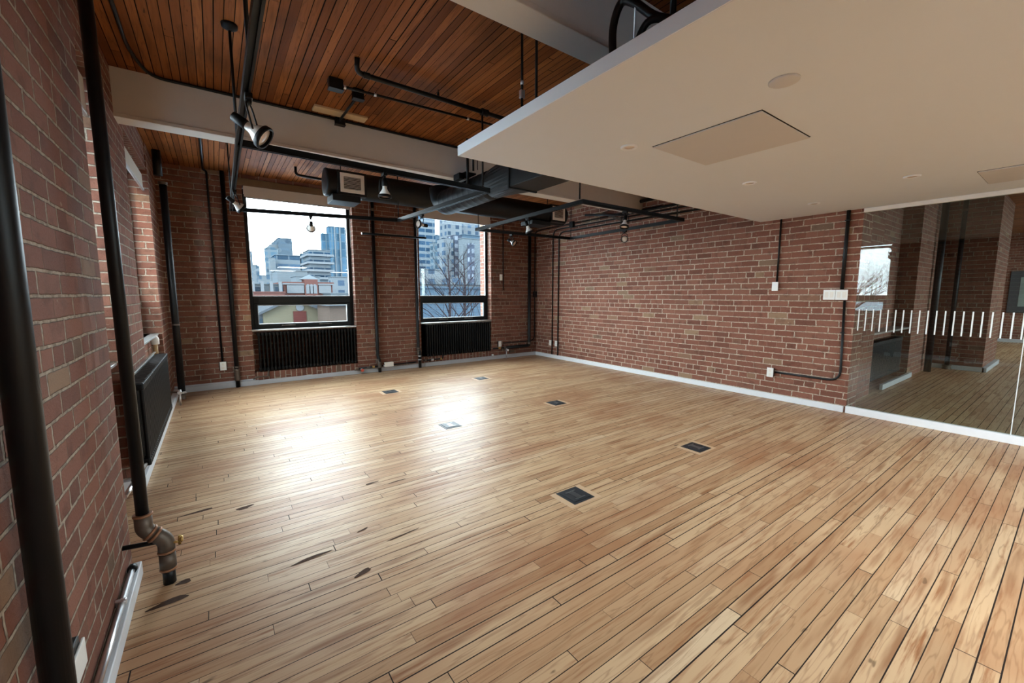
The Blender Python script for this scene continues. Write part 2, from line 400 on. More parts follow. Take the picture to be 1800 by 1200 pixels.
# wall behind the camera with windows
f = MB(); SW = [(6.9, 8.9), (9.8, 11.4), (13.5, 17.5)]
xs = [XL] + [a for p in SW for a in p] + [19.2]
for i in range(0, len(xs), 2): f.box((xs[i], YS - .3, 0), (xs[i + 1], YS, ZC))
for a, b in SW: f.box((a, YS - .3, 0), (b, YS, .85)); f.box((a, YS - .3, 2.9), (b, YS, ZC))
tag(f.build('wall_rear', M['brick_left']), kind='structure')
for a, b in SW: portal(((a + b) / 2, YS - .15, 1.87), (0, 1, 0), b - a, 2.05)
for a, b in WIN: portal(((a + b) / 2, 7.72, 1.85), (0, -1, 0), b - a, 2.0)
for a, b in LW: portal((-.85, (a + b) / 2, 1.85), (1, 0, 0), b - a, 1.9)

# ------------------------------------------------------------------ windows
def window(n, axis, a, b, y0, z0, z1, zt, zm0=1.255, zm1=1.37, sgn=1, inset=.05):
    """axis 'x': spans x a..b at depth y0 (interior face), outside is +y*sgn; axis 'y': spans y at x=y0, outside -x"""
    def bx(m, u0, u1, d0, d1, w0, w1, r=.004):
        if axis == 'x': m.bbox((u0, y0 + sgn * d0, w0), (u1, y0 + sgn * d1, w1), r)
        else: m.bbox((y0 + sgn * d0, u0, w0), (y0 + sgn * d1, u1, w1), r)
    loc = ((a + b) / 2, y0, z0) if axis == 'x' else (y0, (a + b) / 2, z0)
    t = thing('window_%d' % n, loc, None, None, kind='structure')
    m = MB()
    bx(m, a, a + inset, 0, .07, z0, z1); bx(m, b - inset, b, 0, .07, z0, z1)
    bx(m, a + inset, b - inset, 0, .07, zm0, zm1); bx(m, a + inset, b - inset, 0, .07, zt, z1); bx(m, a + inset, b - inset, 0, .07, z0, z0 + .03)
    m.build('window_frame', M['frame'], t)
    m = MB(); p0, p1 = a + inset, b - inset                     # opening sash
    bx(m, p0, p0 + .055, -.012, .05, z0 + .03, zm0); bx(m, p1 - .055, p1, -.012, .05, z0 + .03, zm0)
    bx(m, p0 + .055, p1 - .055, -.012, .05, z0 + .03, z0 + .075); bx(m, p0 + .055, p1 - .055, -.012, .05, zm0 - .025, zm0)
    sash = m.build('sash', M['frame'], t)
    for q in (.27, .63):
        m = MB(); u = a + (b - a) * q
        bx(m, u, u + .2, -.034, -.026, z0 + .042, z0 + .054); bx(m, u, u + .016, -.034, -.012, z0 + .042, z0 + .054); bx(m, u + .184, u + .2, -.034, -.012, z0 + .042, z0 + .054)
        m.build('handle', M['iron'], sash)
    for (w0, w1, u0, u1) in ((zm1 - .01, zt + .01, p0 - .01, p1 + .01), (z0 + .065, zm0 - .015, p0 + .045, p1 - .045)):
        m = MB(); bx(m, u0, u1, .028, .036, w0, w1, .001); m.build('pane', M['glass'], t)
    # light interior bead around the panes
    m = MB()
    for (w0, w1, u0, u1) in ((zm1, zt, p0, p1), (z0 + .075, zm0 - .025, p0 + .055, p1 - .055)):
        e = .008
        bx(m, u0, u0 + e, .012, .028, w0, w1, .001); bx(m, u1 - e, u1, .012, .028, w0, w1, .001)
        bx(m, u0 + e, u1 - e, .012, .028, w0, w0 + e, .001); bx(m, u0 + e, u1 - e, .012, .028, w1 - e, w1, .001)
    m.build('glazing_bead', M['alu'], t)
    m = MB()
    bx(m, a - .0, b + .0, -.145, 0.0, z0 - .022, z0); m.build('window_sill', M['alu'], t)
    return t
window(1, 'x', .432, 1.985, 7.60, .855, 2.98, 2.90)
window(2, 'x', 3.192, 4.80, 7.60, .855, 2.98, 2.90)
window(3, 'y', 2.73, 3.92, -.73, .93, 2.83, 2.74, sgn=-1)
window(4, 'y', 4.99, 6.56, -.73, .93, 2.83, 2.74, sgn=-1)
window(5, 'y', -1.79, -.21, -.73, .93, 2.83, 2.74, sgn=-1)
window(6, 'y', -4.49, -2.91, -.73, .93, 2.83, 2.74, sgn=-1)
window(7, 'y', -7.09, -5.41, -.73, .93, 2.83, 2.74, sgn=-1)
# lintels over the two far windows
for i, (a, b) in enumerate(WIN):
    m = MB(); m.bbox((a - .06, YB - .02, 3.0), (b + .06, YB + .02, 3.10), .004)
    tag(m.build('trim_%d' % (i + 1), M['lintel']), kind='structure')
# blinds
def blind(a, b, y, z0, z1, label):
    t = thing('roller_blind', ((a + b) / 2, y, z0), label, 'blind', 'rolled-up roller blinds')
    m = MB(); m.tube([(a + .012, y, z1 - .05), (b - .012, y, z1 - .05)], .042, 16); m.build('roller', M['blind'], t)
    m = MB(); m.bbox((a + .02, y - .046, z0), (b - .02, y - .042, z1 - .05), .001); m.build('fabric', M['blind'], t)
    m = MB(); m.bbox((a + .02, y - .056, z0 - .022), (b - .02, y - .034, z0), .004); m.build('hem_bar', M['alu'], t)
    m = MB(); m.bbox((a, y - .066, z0 - .005), (b, y - .058, z1), .002); m.build('fascia', M['blind'], t)
    for x in (a, b - .012):
        m = MB(); m.bbox((x, y - .05, z1 - .1), (x + .012, y + .05, z1), .002); m.build('bracket', M['grille'], t)
    m = MB(); m.tube([(b - .02, y - .062, z0 + .02), (b - .02, y - .062, z0 - .65)], .003, 6); m.build('pull_chain', M['grille'], t)
blind(.45, 1.97, YB + .06, 2.85, 3.0, 'beige roller blind rolled up above the wider far window left of the brick pier')
blind(3.21, 4.78, YB + .06, 2.85, 3.0, 'beige roller blind rolled up above the far window with the bare trees')
def blind_y(a, b, x, z0, z1, label):
    t = thing('roller_blind', (x, (a + b) / 2, z0), label, 'blind', 'rolled-up roller blinds')
    m = MB(); m.tube([(x, a + .012, z1 - .05), (x, b - .012, z1 - .05)], .042, 16); m.build('roller', M['blind'], t)
    m = MB(); m.bbox((x + .042, a + .02, z0), (x + .046, b - .02, z1 - .05), .001); m.build('fabric', M['blind'], t)
    m = MB(); m.bbox((x + .034, a + .02, z0 - .022), (x + .056, b - .02, z0), .004); m.build('hem_bar', M['alu'], t)
blind_y(5.0, 6.55, -.64, 2.62, 2.83, 'pale roller blind rolled up in the left wall recess near the far corner')
blind_y(2.74, 3.91, -.64, 2.56, 2.83, 'pale roller blind in the left wall recess just past the near brick pier')
# soldier course under the radiators
for i, (a, b) in enumerate(WIN):
    m = MB(); m.box((a, 7.475, 0), (b, 7.56, .19)); tag(m.build('trim_%d' % (i + 3), M['brick_soldier']), kind='structure')

# baseboards
m = MB(); 
for a, b in ((-.55, .47), (.47, 3.25), (3.25, 6.0)):
    m.bbox((a, 7.43 if a != .47 else 7.438, 0), (b, YB, .078 if a != .47 else .07), .004)
m.bbox((-.55, 7.455, .078), (.43, 7.462, .10), .002)
tag(m.build('baseboard_back', M['baseg']), kind='structure')
m = MB(); m.bbox((5.995, GY + .02, 0), (XR, 7.43, .075), .006); tag(m.build('baseboard_right', M['baseb']), kind='structure')
m = MB(); m.bbox((-.43, YS, 0), (-.385, 2.66, .07), .004); tag(m.build('baseboard_left', M['baseb']), kind='structure')
m = MB(); m.bbox((-.66, 3.87, 0), (-.50, 3.93, .075), .003); m.bbox((-.55, 3.90, 0), (-.495, 7.43, .075), .003)
tag(m.build('baseboard_left_far', M['baseb']), kind='structure')
m = MB(); m.bbox((7.9, 1.66, 0), (9.6, 1.70, .08), .004); m.bbox((11.2, 1.0, 0), (11.25, 1.70, .08), .004); m.bbox((11.2, .97, 0), (12.95, 1.03, .08), .004)
m.bbox((18.95, YS, 0), (19.0, 2.0, .1), .004)
tag(m.build('baseboard_next_room', M['baseg']), kind='structure')

# ------------------------------------------------------------------ beams
def beam(y, label):
    t = thing('ceiling_beam', (2.7, y + .08, 2.79), label, 'beam', 'painted beams across the wooden ceiling')
    m = MB(); m.bbox((XL + .3, y, 2.815), (XR + .01, y + .16, ZC + .01), .004); m.build('casing', M['beam'], t)
    m = MB(); m.bbox((XL + .3, y - .012, 2.785), (XR + .01, y + .172, 2.815), .004); m.build('lower_flange', M['beam'], t)
beam(4.59, 'pale painted beam spanning the room just in front of the far windows')
beam(1.73, 'pale painted beam near the camera that disappears above the white dropped ceiling')

# ------------------------------------------------------------------ dropped ceiling slab
SX = 1.455; SYB = 2.675; SZ = 2.364; ST = .068
t = thing('dropped_ceiling', (3.7, -.3, SZ), 'large white dropped ceiling slab hanging over the right half of the room', 'ceiling')
m = MB(); m.bbox((SX, YS + .02, SZ), (XR - .001, SYB, SZ + ST), .003); slab = m.build('slab', M['slab'], t)
m = MB(); m.bbox((SX - .004, YS + .02, SZ + .0005), (SX - .0001, SYB + .004, SZ + ST), .001); m.bbox((SX, SYB + .0001, SZ + .0005), (XR - .001, SYB + .004, SZ + ST), .001); m.build('lightened_edge', M['slabedge'], t)  # thin skin that carries the lightened side colour
def panel(x0, x1, y0, y1):
    m = MB(); g = .006
    m.box((x0 - g, y0 - g, SZ - .0008), (x1 + g, y1 + g, SZ - .0002)); gp = m.build('panel_gap', M['gap'], t)
    m = MB(); m.bbox((x0, y0, SZ - .009), (x1, y1, SZ - .0009), .003); m.build('access_panel', M['panel'], t)
panel(2.405, 3.045, 1.10, 1.765); panel(4.97, 5.56, -.05, .61)
def downlight(x, y, r, label, lit=True):
    t = thing('recessed_downlight', (x, y, SZ), label, 'light', 'recessed lights in the white dropped ceiling')
    m = MB(); m.lathe((x, y, SZ - .0002), (0, 0, -1), [(0, r), (.006, r), (.009, r - .006), (.009, r - .016), (.002, r - .022)], 28, caps=False)
    m.build('trim_ring', M['white'], t)
    m = MB(); m.lathe((x, y, SZ - .001), (0, 0, -1), [(0, r - .02), (.003, r - .024), (.004, .001)], 24); m.build('lens', M['lens'] if lit else M['white'], t)
downlight(2.283, 1.86, .056, 'round recessed light in the white ceiling, closest to its left edge beside the access panel')
downlight(3.85, 1.82, .056, 'middle of the three round recessed lights along the far edge of the white ceiling')
downlight(5.26, 1.81, .056, 'round recessed light in the white ceiling closest to the brick wall')
downlight(4.72, .945, .056, 'round recessed light in the white ceiling near the second access panel at the right')
def emit(name, c, k):
    t_ = NT(name); e = t_.n('ShaderNodeEmission'); e.inputs[0].default_value = (*c, 1); e.inputs[1].default_value = k
    o = t_.n('ShaderNodeOutputMaterial'); t_.l(e.outputs[0], o.inputs[0]); return t_.m
M['added_fill_panel'] = emit('fill_panel_emission', (.84, .93, 1.0), 11.0)
for k_, (x, y) in enumerate(((2.3, -1.3), (4.6, -1.3), (2.3, -3.9), (4.6, -3.9))):  # invented glowing panels, added to brighten the near floor
    t2 = thing('added_fill_panel', (x, y, SZ - .02), 'added square fill panel in the dropped ceiling behind the camera, ' + ('nearest to the camera', 'nearest to the glass partition', 'in the rear left', 'in the rear right')[k_], 'light', 'added fill panels of the rear ceiling')
    m = MB(); m.box((x - .45, y - .45, SZ - .014), (x + .45, y + .45, SZ - .012)); m.build('fill_emitter', M['added_fill_panel'], t2)
    m = MB()
    for a_, b_, c_, d_ in ((-.48, -.48, .48, -.45), (-.48, .45, .48, .48), (-.48, -.45, -.45, .45), (.45, -.45, .48, .45)): m.box((x + a_, y + b_, SZ - .02), (x + c_, y + d_, SZ - .0005))
    m.build('frame', M['white'], t2)
for k_, (x, y) in enumerate(((16.6, .3), (14.6, -1.5))):  # two more added emitters, fill for the far wall and floor
    t2 = thing('added_fill_panel', (x, y, ZC - .02), ('added fill panel near the far brick wall beyond the glass', 'added fill panel in the space behind the far brick pier')[k_], 'light', 'added fill panels of the far space')
    m = MB(); m.box((x - .6, y - .3, ZC - .014), (x + .6, y + .3, ZC - .012)); m.build('fill_emitter', M['added_fill_panel'], t2)
    m = MB()
    for a_, b_, c_, d_ in ((-.63, -.33, .63, -.3), (-.63, .3, .63, .33), (-.63, -.3, -.6, .3), (.6, -.3, .63, .3)): m.box((x + a_, y + b_, ZC - .02), (x + c_, y + d_, ZC - .0005))
    m.build('frame', M['white'], t2)
t2 = thing('ceiling_cover', (2.164, .90, SZ), 'blank round white cover plate on the dropped ceiling above the access panel', 'cover plate')
m = MB(); m.lathe((2.164, .90, SZ - .0002), (0, 0, -1), [(0, .062), (.006, .062), (.01, .055), (.011, .001)], 32); m.build('plate', M['panel'], t2)
# hanger rods of the slab
for i, (x, y, lab) in enumerate(((1.56, 2.075, 'black hanger rod with silver clip holding up the white dropped ceiling, left of the pair'),
                             (1.56, 1.94, 'plain black hanger rod holding up the white dropped ceiling, right of the pair'))):
    t2 = thing('hanger_rod', (x, y, SZ + ST), lab, 'rod', 'rods holding the dropped ceiling')
    m = MB(); m.tube([(x, y, SZ + ST), (x, y, ZC)], .008, 10); m.build('rod', M['blackmatt'], t2)
    if i == 0:
        m = MB(); m.bbox((x - .014, y - .012, 2.555), (x + .014, y + .012, 2.60), .003); m.build('clip', M['chrome'], t2); m = MB(); m.lathe((x, y, 2.63), (0, 0, 1), [(0, .009), (.012, .011), (.024, .009)], 10); m.build('nut', M['chrome'], t2)
# insulated hose loops above slab
H1 = [(1.56, 1.375, 2.432), (1.56, 1.385, 2.60), (1.56, 1.34, 2.69), (1.565, 1.27, 2.655), (1.60, 1.17, 2.56), (1.68, 1.02, 2.50), (1.9, .9, 2.462)]
def smoothpath(P, k=6):
    P = [Vector(p) for p in P]; out = []
    for i in range(len(P) - 1):
        p0 = P[max(0, i - 1)]; p1 = P[i]; p2 = P[i + 1]; p3 = P[min(len(P) - 1, i + 2)]
        for j in range(k):
            t = j / k; out.append(.5 * ((2 * p1) + (p2 - p0) * t + (2 * p0 - 5 * p1 + 4 * p2 - p3) * t * t + (3 * p1 - p0 - 3 * p2 + p3) * t ** 3))
    out.append(P[-1]); return out
m = MB(); m.tube(smoothpath(H1), .018, 12)
tag(m.build('pipe_hose', M['black']), 'thick black hose looping up from the edge of the white dropped ceiling', 'hose')
m = MB(); m.tube(smoothpath([(1.57, 1.275, 2.432), (1.57, 1.25, 2.50), (1.58, 1.20, 2.555), (1.62, 1.12, 2.53), (1.72, 1.0, 2.46)]), .015, 12)
tag(m.build('pipe_hose', M['black']), 'smaller black hose loop tucked under the thick hose on the white dropped ceiling', 'hose')
m = MB(); m.tube([(1.56, 1.262, 2.432), (1.56, 1.262, ZC)], .004, 8)
tag(m.build('hanger_rod', M['chrome']), 'thin bright threaded rod between the black hoses and the ceiling', 'rod')
m = MB(); m.tube([(1.64, 1.13, 2.50), (1.64, 1.13, ZC)], .013, 10)
tag(m.build('hanger_rod', M['black']), 'black rod rising from the knot of hoses to the dark ceiling', 'rod')
m = MB(); m.bbox((1.60, 1.0, 2.432), (1.9, 1.18, 2.53), .01)
tag(m.build('valve_block', M['black']), 'dark block where the black hoses meet on top of the dropped ceiling', 'fitting')

# ------------------------------------------------------------------ glass partition
t = thing('glass_partition', (XR, -.9, 0), 'floor to ceiling glass partition with white rail and a row of frosted stripes', 'partition')
m = MB(); m.bbox((XR - .025, YS + .02, 0), (XR + .035, GY, .082), .004); m.build('bottom_rail', M['white'], t)
m = MB(); m.bbox((XR - .012, YS + .02, SZ - .045), (XR + .03, GY, SZ - .001), .003); m.build('top_channel', M['grille'], t)
m = MB(); m.bbox((XR + .002, .325, .075), (XR + .014, GY, SZ - .035), .001); m.build('pane', M['pglass'], t)
m = MB(); m.bbox((XR + .002, YS + .03, .075), (XR + .014, .318, SZ - .035), .001); m.build('pane', M['pglass'], t)
m = MB(); m.bbox((XR + .003, .318, .08), (XR + .013, .325, SZ - .04), .001); m.build('joint_seal', M['frost'], t)
m = MB(); k = 0
y = 1.545
while y > -2.5:
    m.box((XR + .0008, y - .011, .985), (XR + .0018, y, 1.232)); y -= .0632
m.build('stripe_decal', M['frost'], t)

# ------------------------------------------------------------------ plumbing and conduit
def pipe(name, path, r, label, cat='pipe', group=None, mat='black', fittings=(), rb=.08, n=14, clips=()):
    t = thing(name, tuple(path[-1]) if path[-1][2] < path[0][2] else tuple(path[0]), label, cat, group)
    m = MB(); m.tube(bend(path, rb), r, n); m.build('tube', M[mat], t)
    for fx in fittings:
        p, ax, L_, fr, fm = fx; m = MB()
        m.lathe(p, ax, [(0, fr), (L_ * .12, fr * 1.12), (L_ * .25, fr), (L_ * .75, fr), (L_ * .88, fr * 1.12), (L_, fr)], 16); m.build('coupling', M[fm], t)
    for p, s_ in clips:
        m = MB(); m.bbox((p[0] - s_[0], p[1] - s_[1], p[2] - s_[2]), (p[0] + s_[0], p[1] + s_[1], p[2] + s_[2]), .002); m.build('clip', M['black'], t)
    return t
U = (0, 0, 1)
yb = YB - .035
pipe('heating_pipe', [(.20, yb, ZC), (.20, yb, 0)], .030, 'black vertical heating pipe left of the wider far window', group='black riser pipes on the far wall',
     fittings=[((.20, yb, .10), U, .18, .036, 'iron'), ((.20, yb, .295), U, .03, .034, 'iron')])
pipe('heating_pipe', [(2.33, yb, ZC), (2.33, yb, .30), (2.35, yb - .03, .20), (2.35, yb - .03, 0)], .028, 'black vertical heating pipe on the left side of the brick pier between the far windows',
     group='black riser pipes on the far wall', rb=.04, fittings=[((2.335, yb - .005, .24), (.1, -.15, -.5), .10, .034, 'iron'), ((2.35, yb - .03, .08), U, .07, .035, 'iron'), ((2.33, yb, 2.84), U, .05, .033, 'iron')])
pipe('heating_pipe', [(3.11, yb, ZC), (3.11, yb, .37), (3.125, yb - .03, .30), (3.125, yb - .03, 0)], .028, 'black vertical heating pipe on the right side of the brick pier between the far windows',
     group='black riser pipes on the far wall', rb=.04, fittings=[((3.11, yb, .36), U, .03, .034, 'iron'), ((3.115, yb - .01, .26), U, .09, .034, 'iron'), ((3.125, yb - .03, .22), U, .02, .036, 'alu'), ((3.125, yb - .03, .15), U, .02, .036, 'alu')])
pipe('heating_pipe', [(5.80, yb - .012, ZC), (5.80, yb - .012, .235), (5.15, yb - .012, .235)], .036, 'thick black pipe in the far right corner that turns left above the floor', rb=.06,
     fittings=[((5.80, yb - .012, .27), U, .05, .044, 'iron')])
pipe('heating_pipe', [(-.435, 6.88, 2.79), (-.435, 6.88, .10)], .040, 'black vertical pipe in the far left corner beside the end of the radiator',
     fittings=[((-.435, 6.88, 2.76), U, .035, .046, 'iron'), ((-.435, 6.88, .10), U, .03, .046, 'alu'), ((-.435, 6.88, .02), U, .07, .036, 'iron'), ((-.435, 6.88, 1.0), U, .02, .042, 'iron')])
pipe('heating_pipe', [(-.47, 6.86, ZC), (-.47, 6.86, 2.86)], .045, 'short thick black pipe stub at the ceiling above the far left corner pipe')
# big near pipes
px, py = -.343, 2.50
t = thing('standpipe', (px + .075, py, 0), 'large black standpipe with elbows at its foot beside the left radiator', 'pipe')
m = MB(); m.tube([(px - .008, py, ZC), (px, py, .36)], .0245, 24); m.build('tube', M['black'], t)
m = MB(); m.tube(bend([(px, py, .375), (px, py, .30), (px + .028, py, .268)], .03), .034, 20); m.build('elbow', M['iron'], t)
m = MB(); m.tube(bend([(px + .028, py, .268), (px + .073, py, .225), (px + .073, py, .16)], .03), .034, 20); m.build('elbow', M['iron'], t)
m = MB(); m.tube([(px + .073, py, .155), (px + .073, py, .075)], .033, 20); m.build('coupling', M['iron'], t)
m = MB(); m.tube([(px + .073, py, .08), (px + .073, py, 0)], .0255, 20); m.build('foot_tube', M['black'], t)
for c, ax, rr in (((px, py, .372), U, .038), ((px + .020, py, .276), (.6, 0, -.6), .0385), ((px + .036, py, .260), (.6, 0, -.6), .0385), ((px + .073, py, .165), U, .037), ((px + .073, py, .075), U, .0355)):
    m = MB(); m.lathe(c, ax, [(-.006, rr * .93), (-.003, rr), (.003, rr), (.006, rr * .93)], 20); m.build('copper_ring', M['copper'], t)
m = MB(); m.tube([(px + .073, py - .0, .20), (px + .125, py - .02, .205)], .006, 8); m.tube([(px + .125, py - .02, .19), (px + .128, py - .02, .235)], .007, 8); m.lathe((px + .128, py - .02, .215), (1, 0, 0), [(0, .012), (.006, .016), (.012, .012)], 12)
m.build('drain_valve', M['brass'], t)
m = MB(); m.tube([(-.43, py + .04, .215), (px + .06, py + .03, .205)], .011, 12)
tag(m.build('branch_pipe', M['black']), 'thin black branch pipe between the near brick pier and the standpipe elbows', 'pipe')
t = thing('heating_pipe', (-.385, 1.45, 0), 'scratched black pipe at the left edge of the photo on the near brick pier', 'pipe')
m = MB(); m.tube([(-.378, 1.462, ZC), (-.388, 1.43, .0)], .0315, 28); m.build('tube', M['black'], t)
m = MB(); m.tube([(.2 - .585, 1.45, .0), (.2 - .585, 1.45, .02)], .045, 20); m.build('floor_flange', M['iron'], t)

# conduits
G1 = 'black electrical conduits on the brick walls'
pipe('conduit', [(-.02, 4.85, ZC - .012), (-.02, YB - .02, ZC - .012), (0.02, YB - .018, ZC - .03), (.03, YB - .018, .41)], .013, 'thin black conduit running down to the white outlet left of the far windows', 'conduit', G1, rb=.06, n=10)
pipe('conduit', [(-.385, 3.2, ZC - .014), (-.39, 4.1, ZC - .014), (-.36, 4.35, ZC - .014), (-.30, 4.565, ZC - .02), (6.0, 4.565, ZC - .02)], .012, 'black cable run along the top edge of the far beam', 'conduit', rb=.15, n=10)
pipe('conduit', [(5.10, YB - .018, 2.95), (5.10, YB - .018, 1.49)], .011, 'thin black conduit ending beside the wall sensor right of the far windows', 'conduit', G1, n=8)
pipe('conduit', [(XR - .016, 4.2, 2.83), (XR - .016, 7.25, 2.83), (5.975, YB - .018, 2.80), (5.97, YB - .018, .34), (5.09, YB - .018, .34)], .012,
     'black conduit wrapping the far right corner down to a low outlet', 'conduit', G1, rb=.12, n=10, clips=[((5.97, YB - .03, 1.40), (.02, .02, .06))])
pipe('conduit', [(XR - .016, 3.2, 2.75), (XR - .016, 6.87, 2.77), (XR - .016, 6.87, 0.0)], .012, 'black conduit on the right brick wall, nearer of the two to the corner', 'conduit', G1, rb=.16, n=10)
pipe('conduit', [(XR - .016, 3.2, 2.67), (XR - .016, 6.68, 2.70), (XR - .016, 6.68, 0.0)], .014, 'black conduit on the right brick wall, second from the corner', 'conduit', G1, rb=.16, n=10)
pipe('conduit', [(XR - .016, 2.42, SZ), (XR - .016, 2.42, 1.55)], .011, 'black conduit dropping from the white ceiling to the small thermostat', 'conduit', G1, n=10)
pipe('conduit', [(XR - .023, 1.715, SZ), (XR - .023, 1.715, 1.457)], .019, 'thick black conduit dropping from the white ceiling to the double switch plate', 'conduit', G1, n=12,
     clips=[((XR - .024, 1.715, z), (.02, .024, .006)) for z in (2.25,)])
pipe('conduit', [(XR - .018, 1.68, 1.33), (XR - .018, 1.655, .37), (XR - .018, 2.36, .37)], .013, 'black conduit bending from the switch plate to the outlet low on the right brick wall', 'conduit', G1, rb=.13, n=12,
     clips=[((XR - .019, 1.672, .95), (.016, .02, .006))])
for (x, y, z) in ((XR - .03, 6.28, 2.81),):
    m = MB(); m.bbox((x - .03, y - .05, z - .06), (XR, y + .05, z + .06), .004)
    tag(m.build('junction_box', M['black']), 'black junction box high on the right brick wall below the second grille', 'electrical box')
m = MB(); m.bbox((5.93, YB - .055, 1.33), (6.01, YB, 1.47), .004)
tag(m.build('junction_box', M['black']), 'small black box on the conduit in the far right corner at chest height', 'electrical box')
# upper conduits and piping on the right wall above the tracks
m = MB(); m.tube([(XR - .06, 2.8, 3.0), (XR - .06, 5.3, 2.95)], .03, 12)
tag(m.build('heating_pipe', M['black']), 'black pipe high on the right brick wall running into the shadow above the white ceiling', 'pipe')
m = MB(); m.tube([(XR - .10, 2.8, 2.80), (XR - .10, 4.9, 2.79), (XR - .35, 5.6, 2.86)], .022, 12)
tag(m.build('heating_pipe', M['black']), 'thin black pipe on the right brick wall slanting toward the duct end', 'pipe')
t = thing('pipe_bracket', (XR - .12, 4.75, 2.7), 'black perforated bracket strut on the right brick wall behind the right light track', 'bracket')
m = MB(); m.tube([(XR - .02, 5.45, 2.92), (XR - .14, 4.85, 2.68)], .014, 8); m.tube([(XR - .06, 5.45, 2.90), (XR - .20, 4.85, 2.66)], .010, 8); m.build('strut', M['iron'], t)
m = MB(); m.lathe((XR - .16, 4.83, 2.665), (0, -1, 0), [(0, .012), (.02, .012)], 10); m.build('bolt', M['chrome'], t)

# ceiling conduits left of slab
ZK = ZC - .05
pipe('ceiling_pipe', [(.985, 3.36, ZC), (.99, 3.40, ZK - .02), (1.03, 3.44, ZK - .02), (2.9, 3.48, ZK - .02)], .019, 'thicker black pipe with an elbow end hung below the wooden ceiling', 'pipe', rb=.05,
     fittings=[((1.05, 3.44, ZK - .02), (1, .02, 0), .05, .023, 'black'), ((2.13, 3.462, ZK - .02), (1, .02, 0), .07, .03, 'black')])
m = MB(); m.tube([(1.69, 3.455, ZK), (1.69, 3.455, ZC)], .004, 8); m.lathe((1.69, 3.455, ZK - .005), U, [(0, .012), (.035, .010)], 10)
tag(m.build('hanger_rod', M['blackmatt']), 'thin black stem holding the elbowed ceiling pipe', 'rod')
m = MB(); m.tube([(2.14, 3.46, ZK - .03), (2.14, 3.46, 2.43)], .008, 8)
tag(m.build('hanger_rod', M['blackmatt']), 'black rod dropping from the elbowed ceiling pipe to the left light track', 'rod')
pipe('ceiling_conduit', [(.96, 3.775, ZK), (1.18, 3.76, ZK), (3.0, 3.67, ZK)], .011, 'thinner black conduit with silver couplings below the wooden ceiling', 'conduit', rb=.05, n=10,
     fittings=[((1.23, 3.756, ZK), (1, -.04, 0), .02, .014, 'chrome'), ((2.12, 3.715, ZK), (1, -.04, 0), .02, .014, 'chrome'), ((.985, 3.773, ZK), (1, -.04, 0), .018, .014, 'chrome')])
for (x, y, lab, sx, sy) in ((.925, 3.79, 'black ceiling junction box at the left end of the thinner conduit', .055, .035), (1.125, 3.86, 'black ceiling junction box just right of the first, with a conduit leading to the beam', .045, .03),
                    (1.13, 4.52, 'black junction box clipped to the top edge of the far beam', .045, .03)):
    t = thing('junction_box', (x, y, ZK - .03), lab, 'electrical box', 'black boxes on the wooden ceiling')
    m = MB(); m.bbox((x - sx, y - sy, ZK - .03), (x + sx, y + sy, ZC if y < 4 else ZK + .03), .004); m.build('box_body', M['blackmatt'], t)
    m = MB(); m.bbox((x - sx - .004, y - sy - .004, ZK - .036), (x + sx + .004, y + sy + .004, ZK - .03), .002); m.build('cover', M['duct'], t)
pipe('ceiling_conduit', [(1.125, 3.88, ZK), (1.12, 4.50, ZK)], .012, 'short black conduit between the ceiling box and the box on the far beam', 'conduit', n=8)
m = MB(); m.bbox((.87, 4.36, ZC - .022), (1.36, 4.49, ZC), .004)
tag(m.build('patch_board', M['board']), 'small cream board fixed to the wooden ceiling beside the far beam', 'board')
pipe('ceiling_pipe', [(1.03, 6.60, ZC), (1.03, 6.60, 3.06), (1.10, 6.60, 3.05), (1.9, 6.60, 3.03)], .018, 'small elbowed black pipe below the ceiling beyond the far beam', 'pipe', rb=.05)

# wall plates
def plate_x(x, y, z, w, h, label, cat, name, inner, face=-1, depth=.045, boxmat='black'):
    """on a wall with face at x, normal face*X"""
    t = thing(name, (x, y, z - h / 2), label, cat)
    m = MB(); m.bbox((x, y - w * .42, z - h * .45), (x + face * depth, y + w * .42, z + h * .45), .004); m.build('back_box', M[boxmat], t)
    m = MB(); m.bbox((x + face * depth, y - w / 2, z - h / 2), (x + face * (depth + .008), y + w / 2, z + h / 2), .003); m.build('cover_plate', M['plastic'], t)
    for (dy, dz, ww, hh, mat, nm) in inner:
        m = MB(); m.bbox((x + face * (depth + .008), y + dy - ww / 2, z + dz - hh / 2), (x + face * (depth + .0105), y + dy + ww / 2, z + dz + hh / 2), .0012); m.build(nm, M[mat], t)
    return t
def plate_y(x, y, z, w, h, label, cat, name, inner, depth=.03, boxmat='black'):
    t = thing(name, (x, y, z - h / 2), label, cat)
    m = MB(); m.bbox((x - w * .6, y, z - h * .52), (x + w * .6, y - depth, z + h * .52), .004); m.build('back_box', M[boxmat], t)
    m = MB(); m.bbox((x - w / 2, y - depth, z - h / 2), (x + w / 2, y - depth - .008, z + h / 2), .003); m.build('cover_plate', M['plastic'], t)
    for (dx, dz, ww, hh, mat, nm) in inner:
        m = MB(); m.bbox((x + dx - ww / 2, y - depth - .008, z + dz - hh / 2), (x + dx + ww / 2, y - depth - .0105, z + dz + hh / 2), .0012); m.build(nm, M[mat], t)
duplex = [(0, .026, .03, .034, 'grille', 'socket'), (0, -.026, .03, .034, 'grille', 'socket')]
plate_x(XR, 2.41, .363, .08, .125, 'white outlet low on the right brick wall at the end of the curved conduit', 'outlet', 'wall_outlet', duplex)
plate_x(XR, 6.89, .335, .075, .12, 'white outlet low on the right brick wall, closest to the far corner', 'outlet', 'wall_outlet', duplex)
plate_x(XR, 6.70, .335, .075, .12, 'white outlet low on the right brick wall, second from the far corner', 'outlet', 'wall_outlet', duplex)
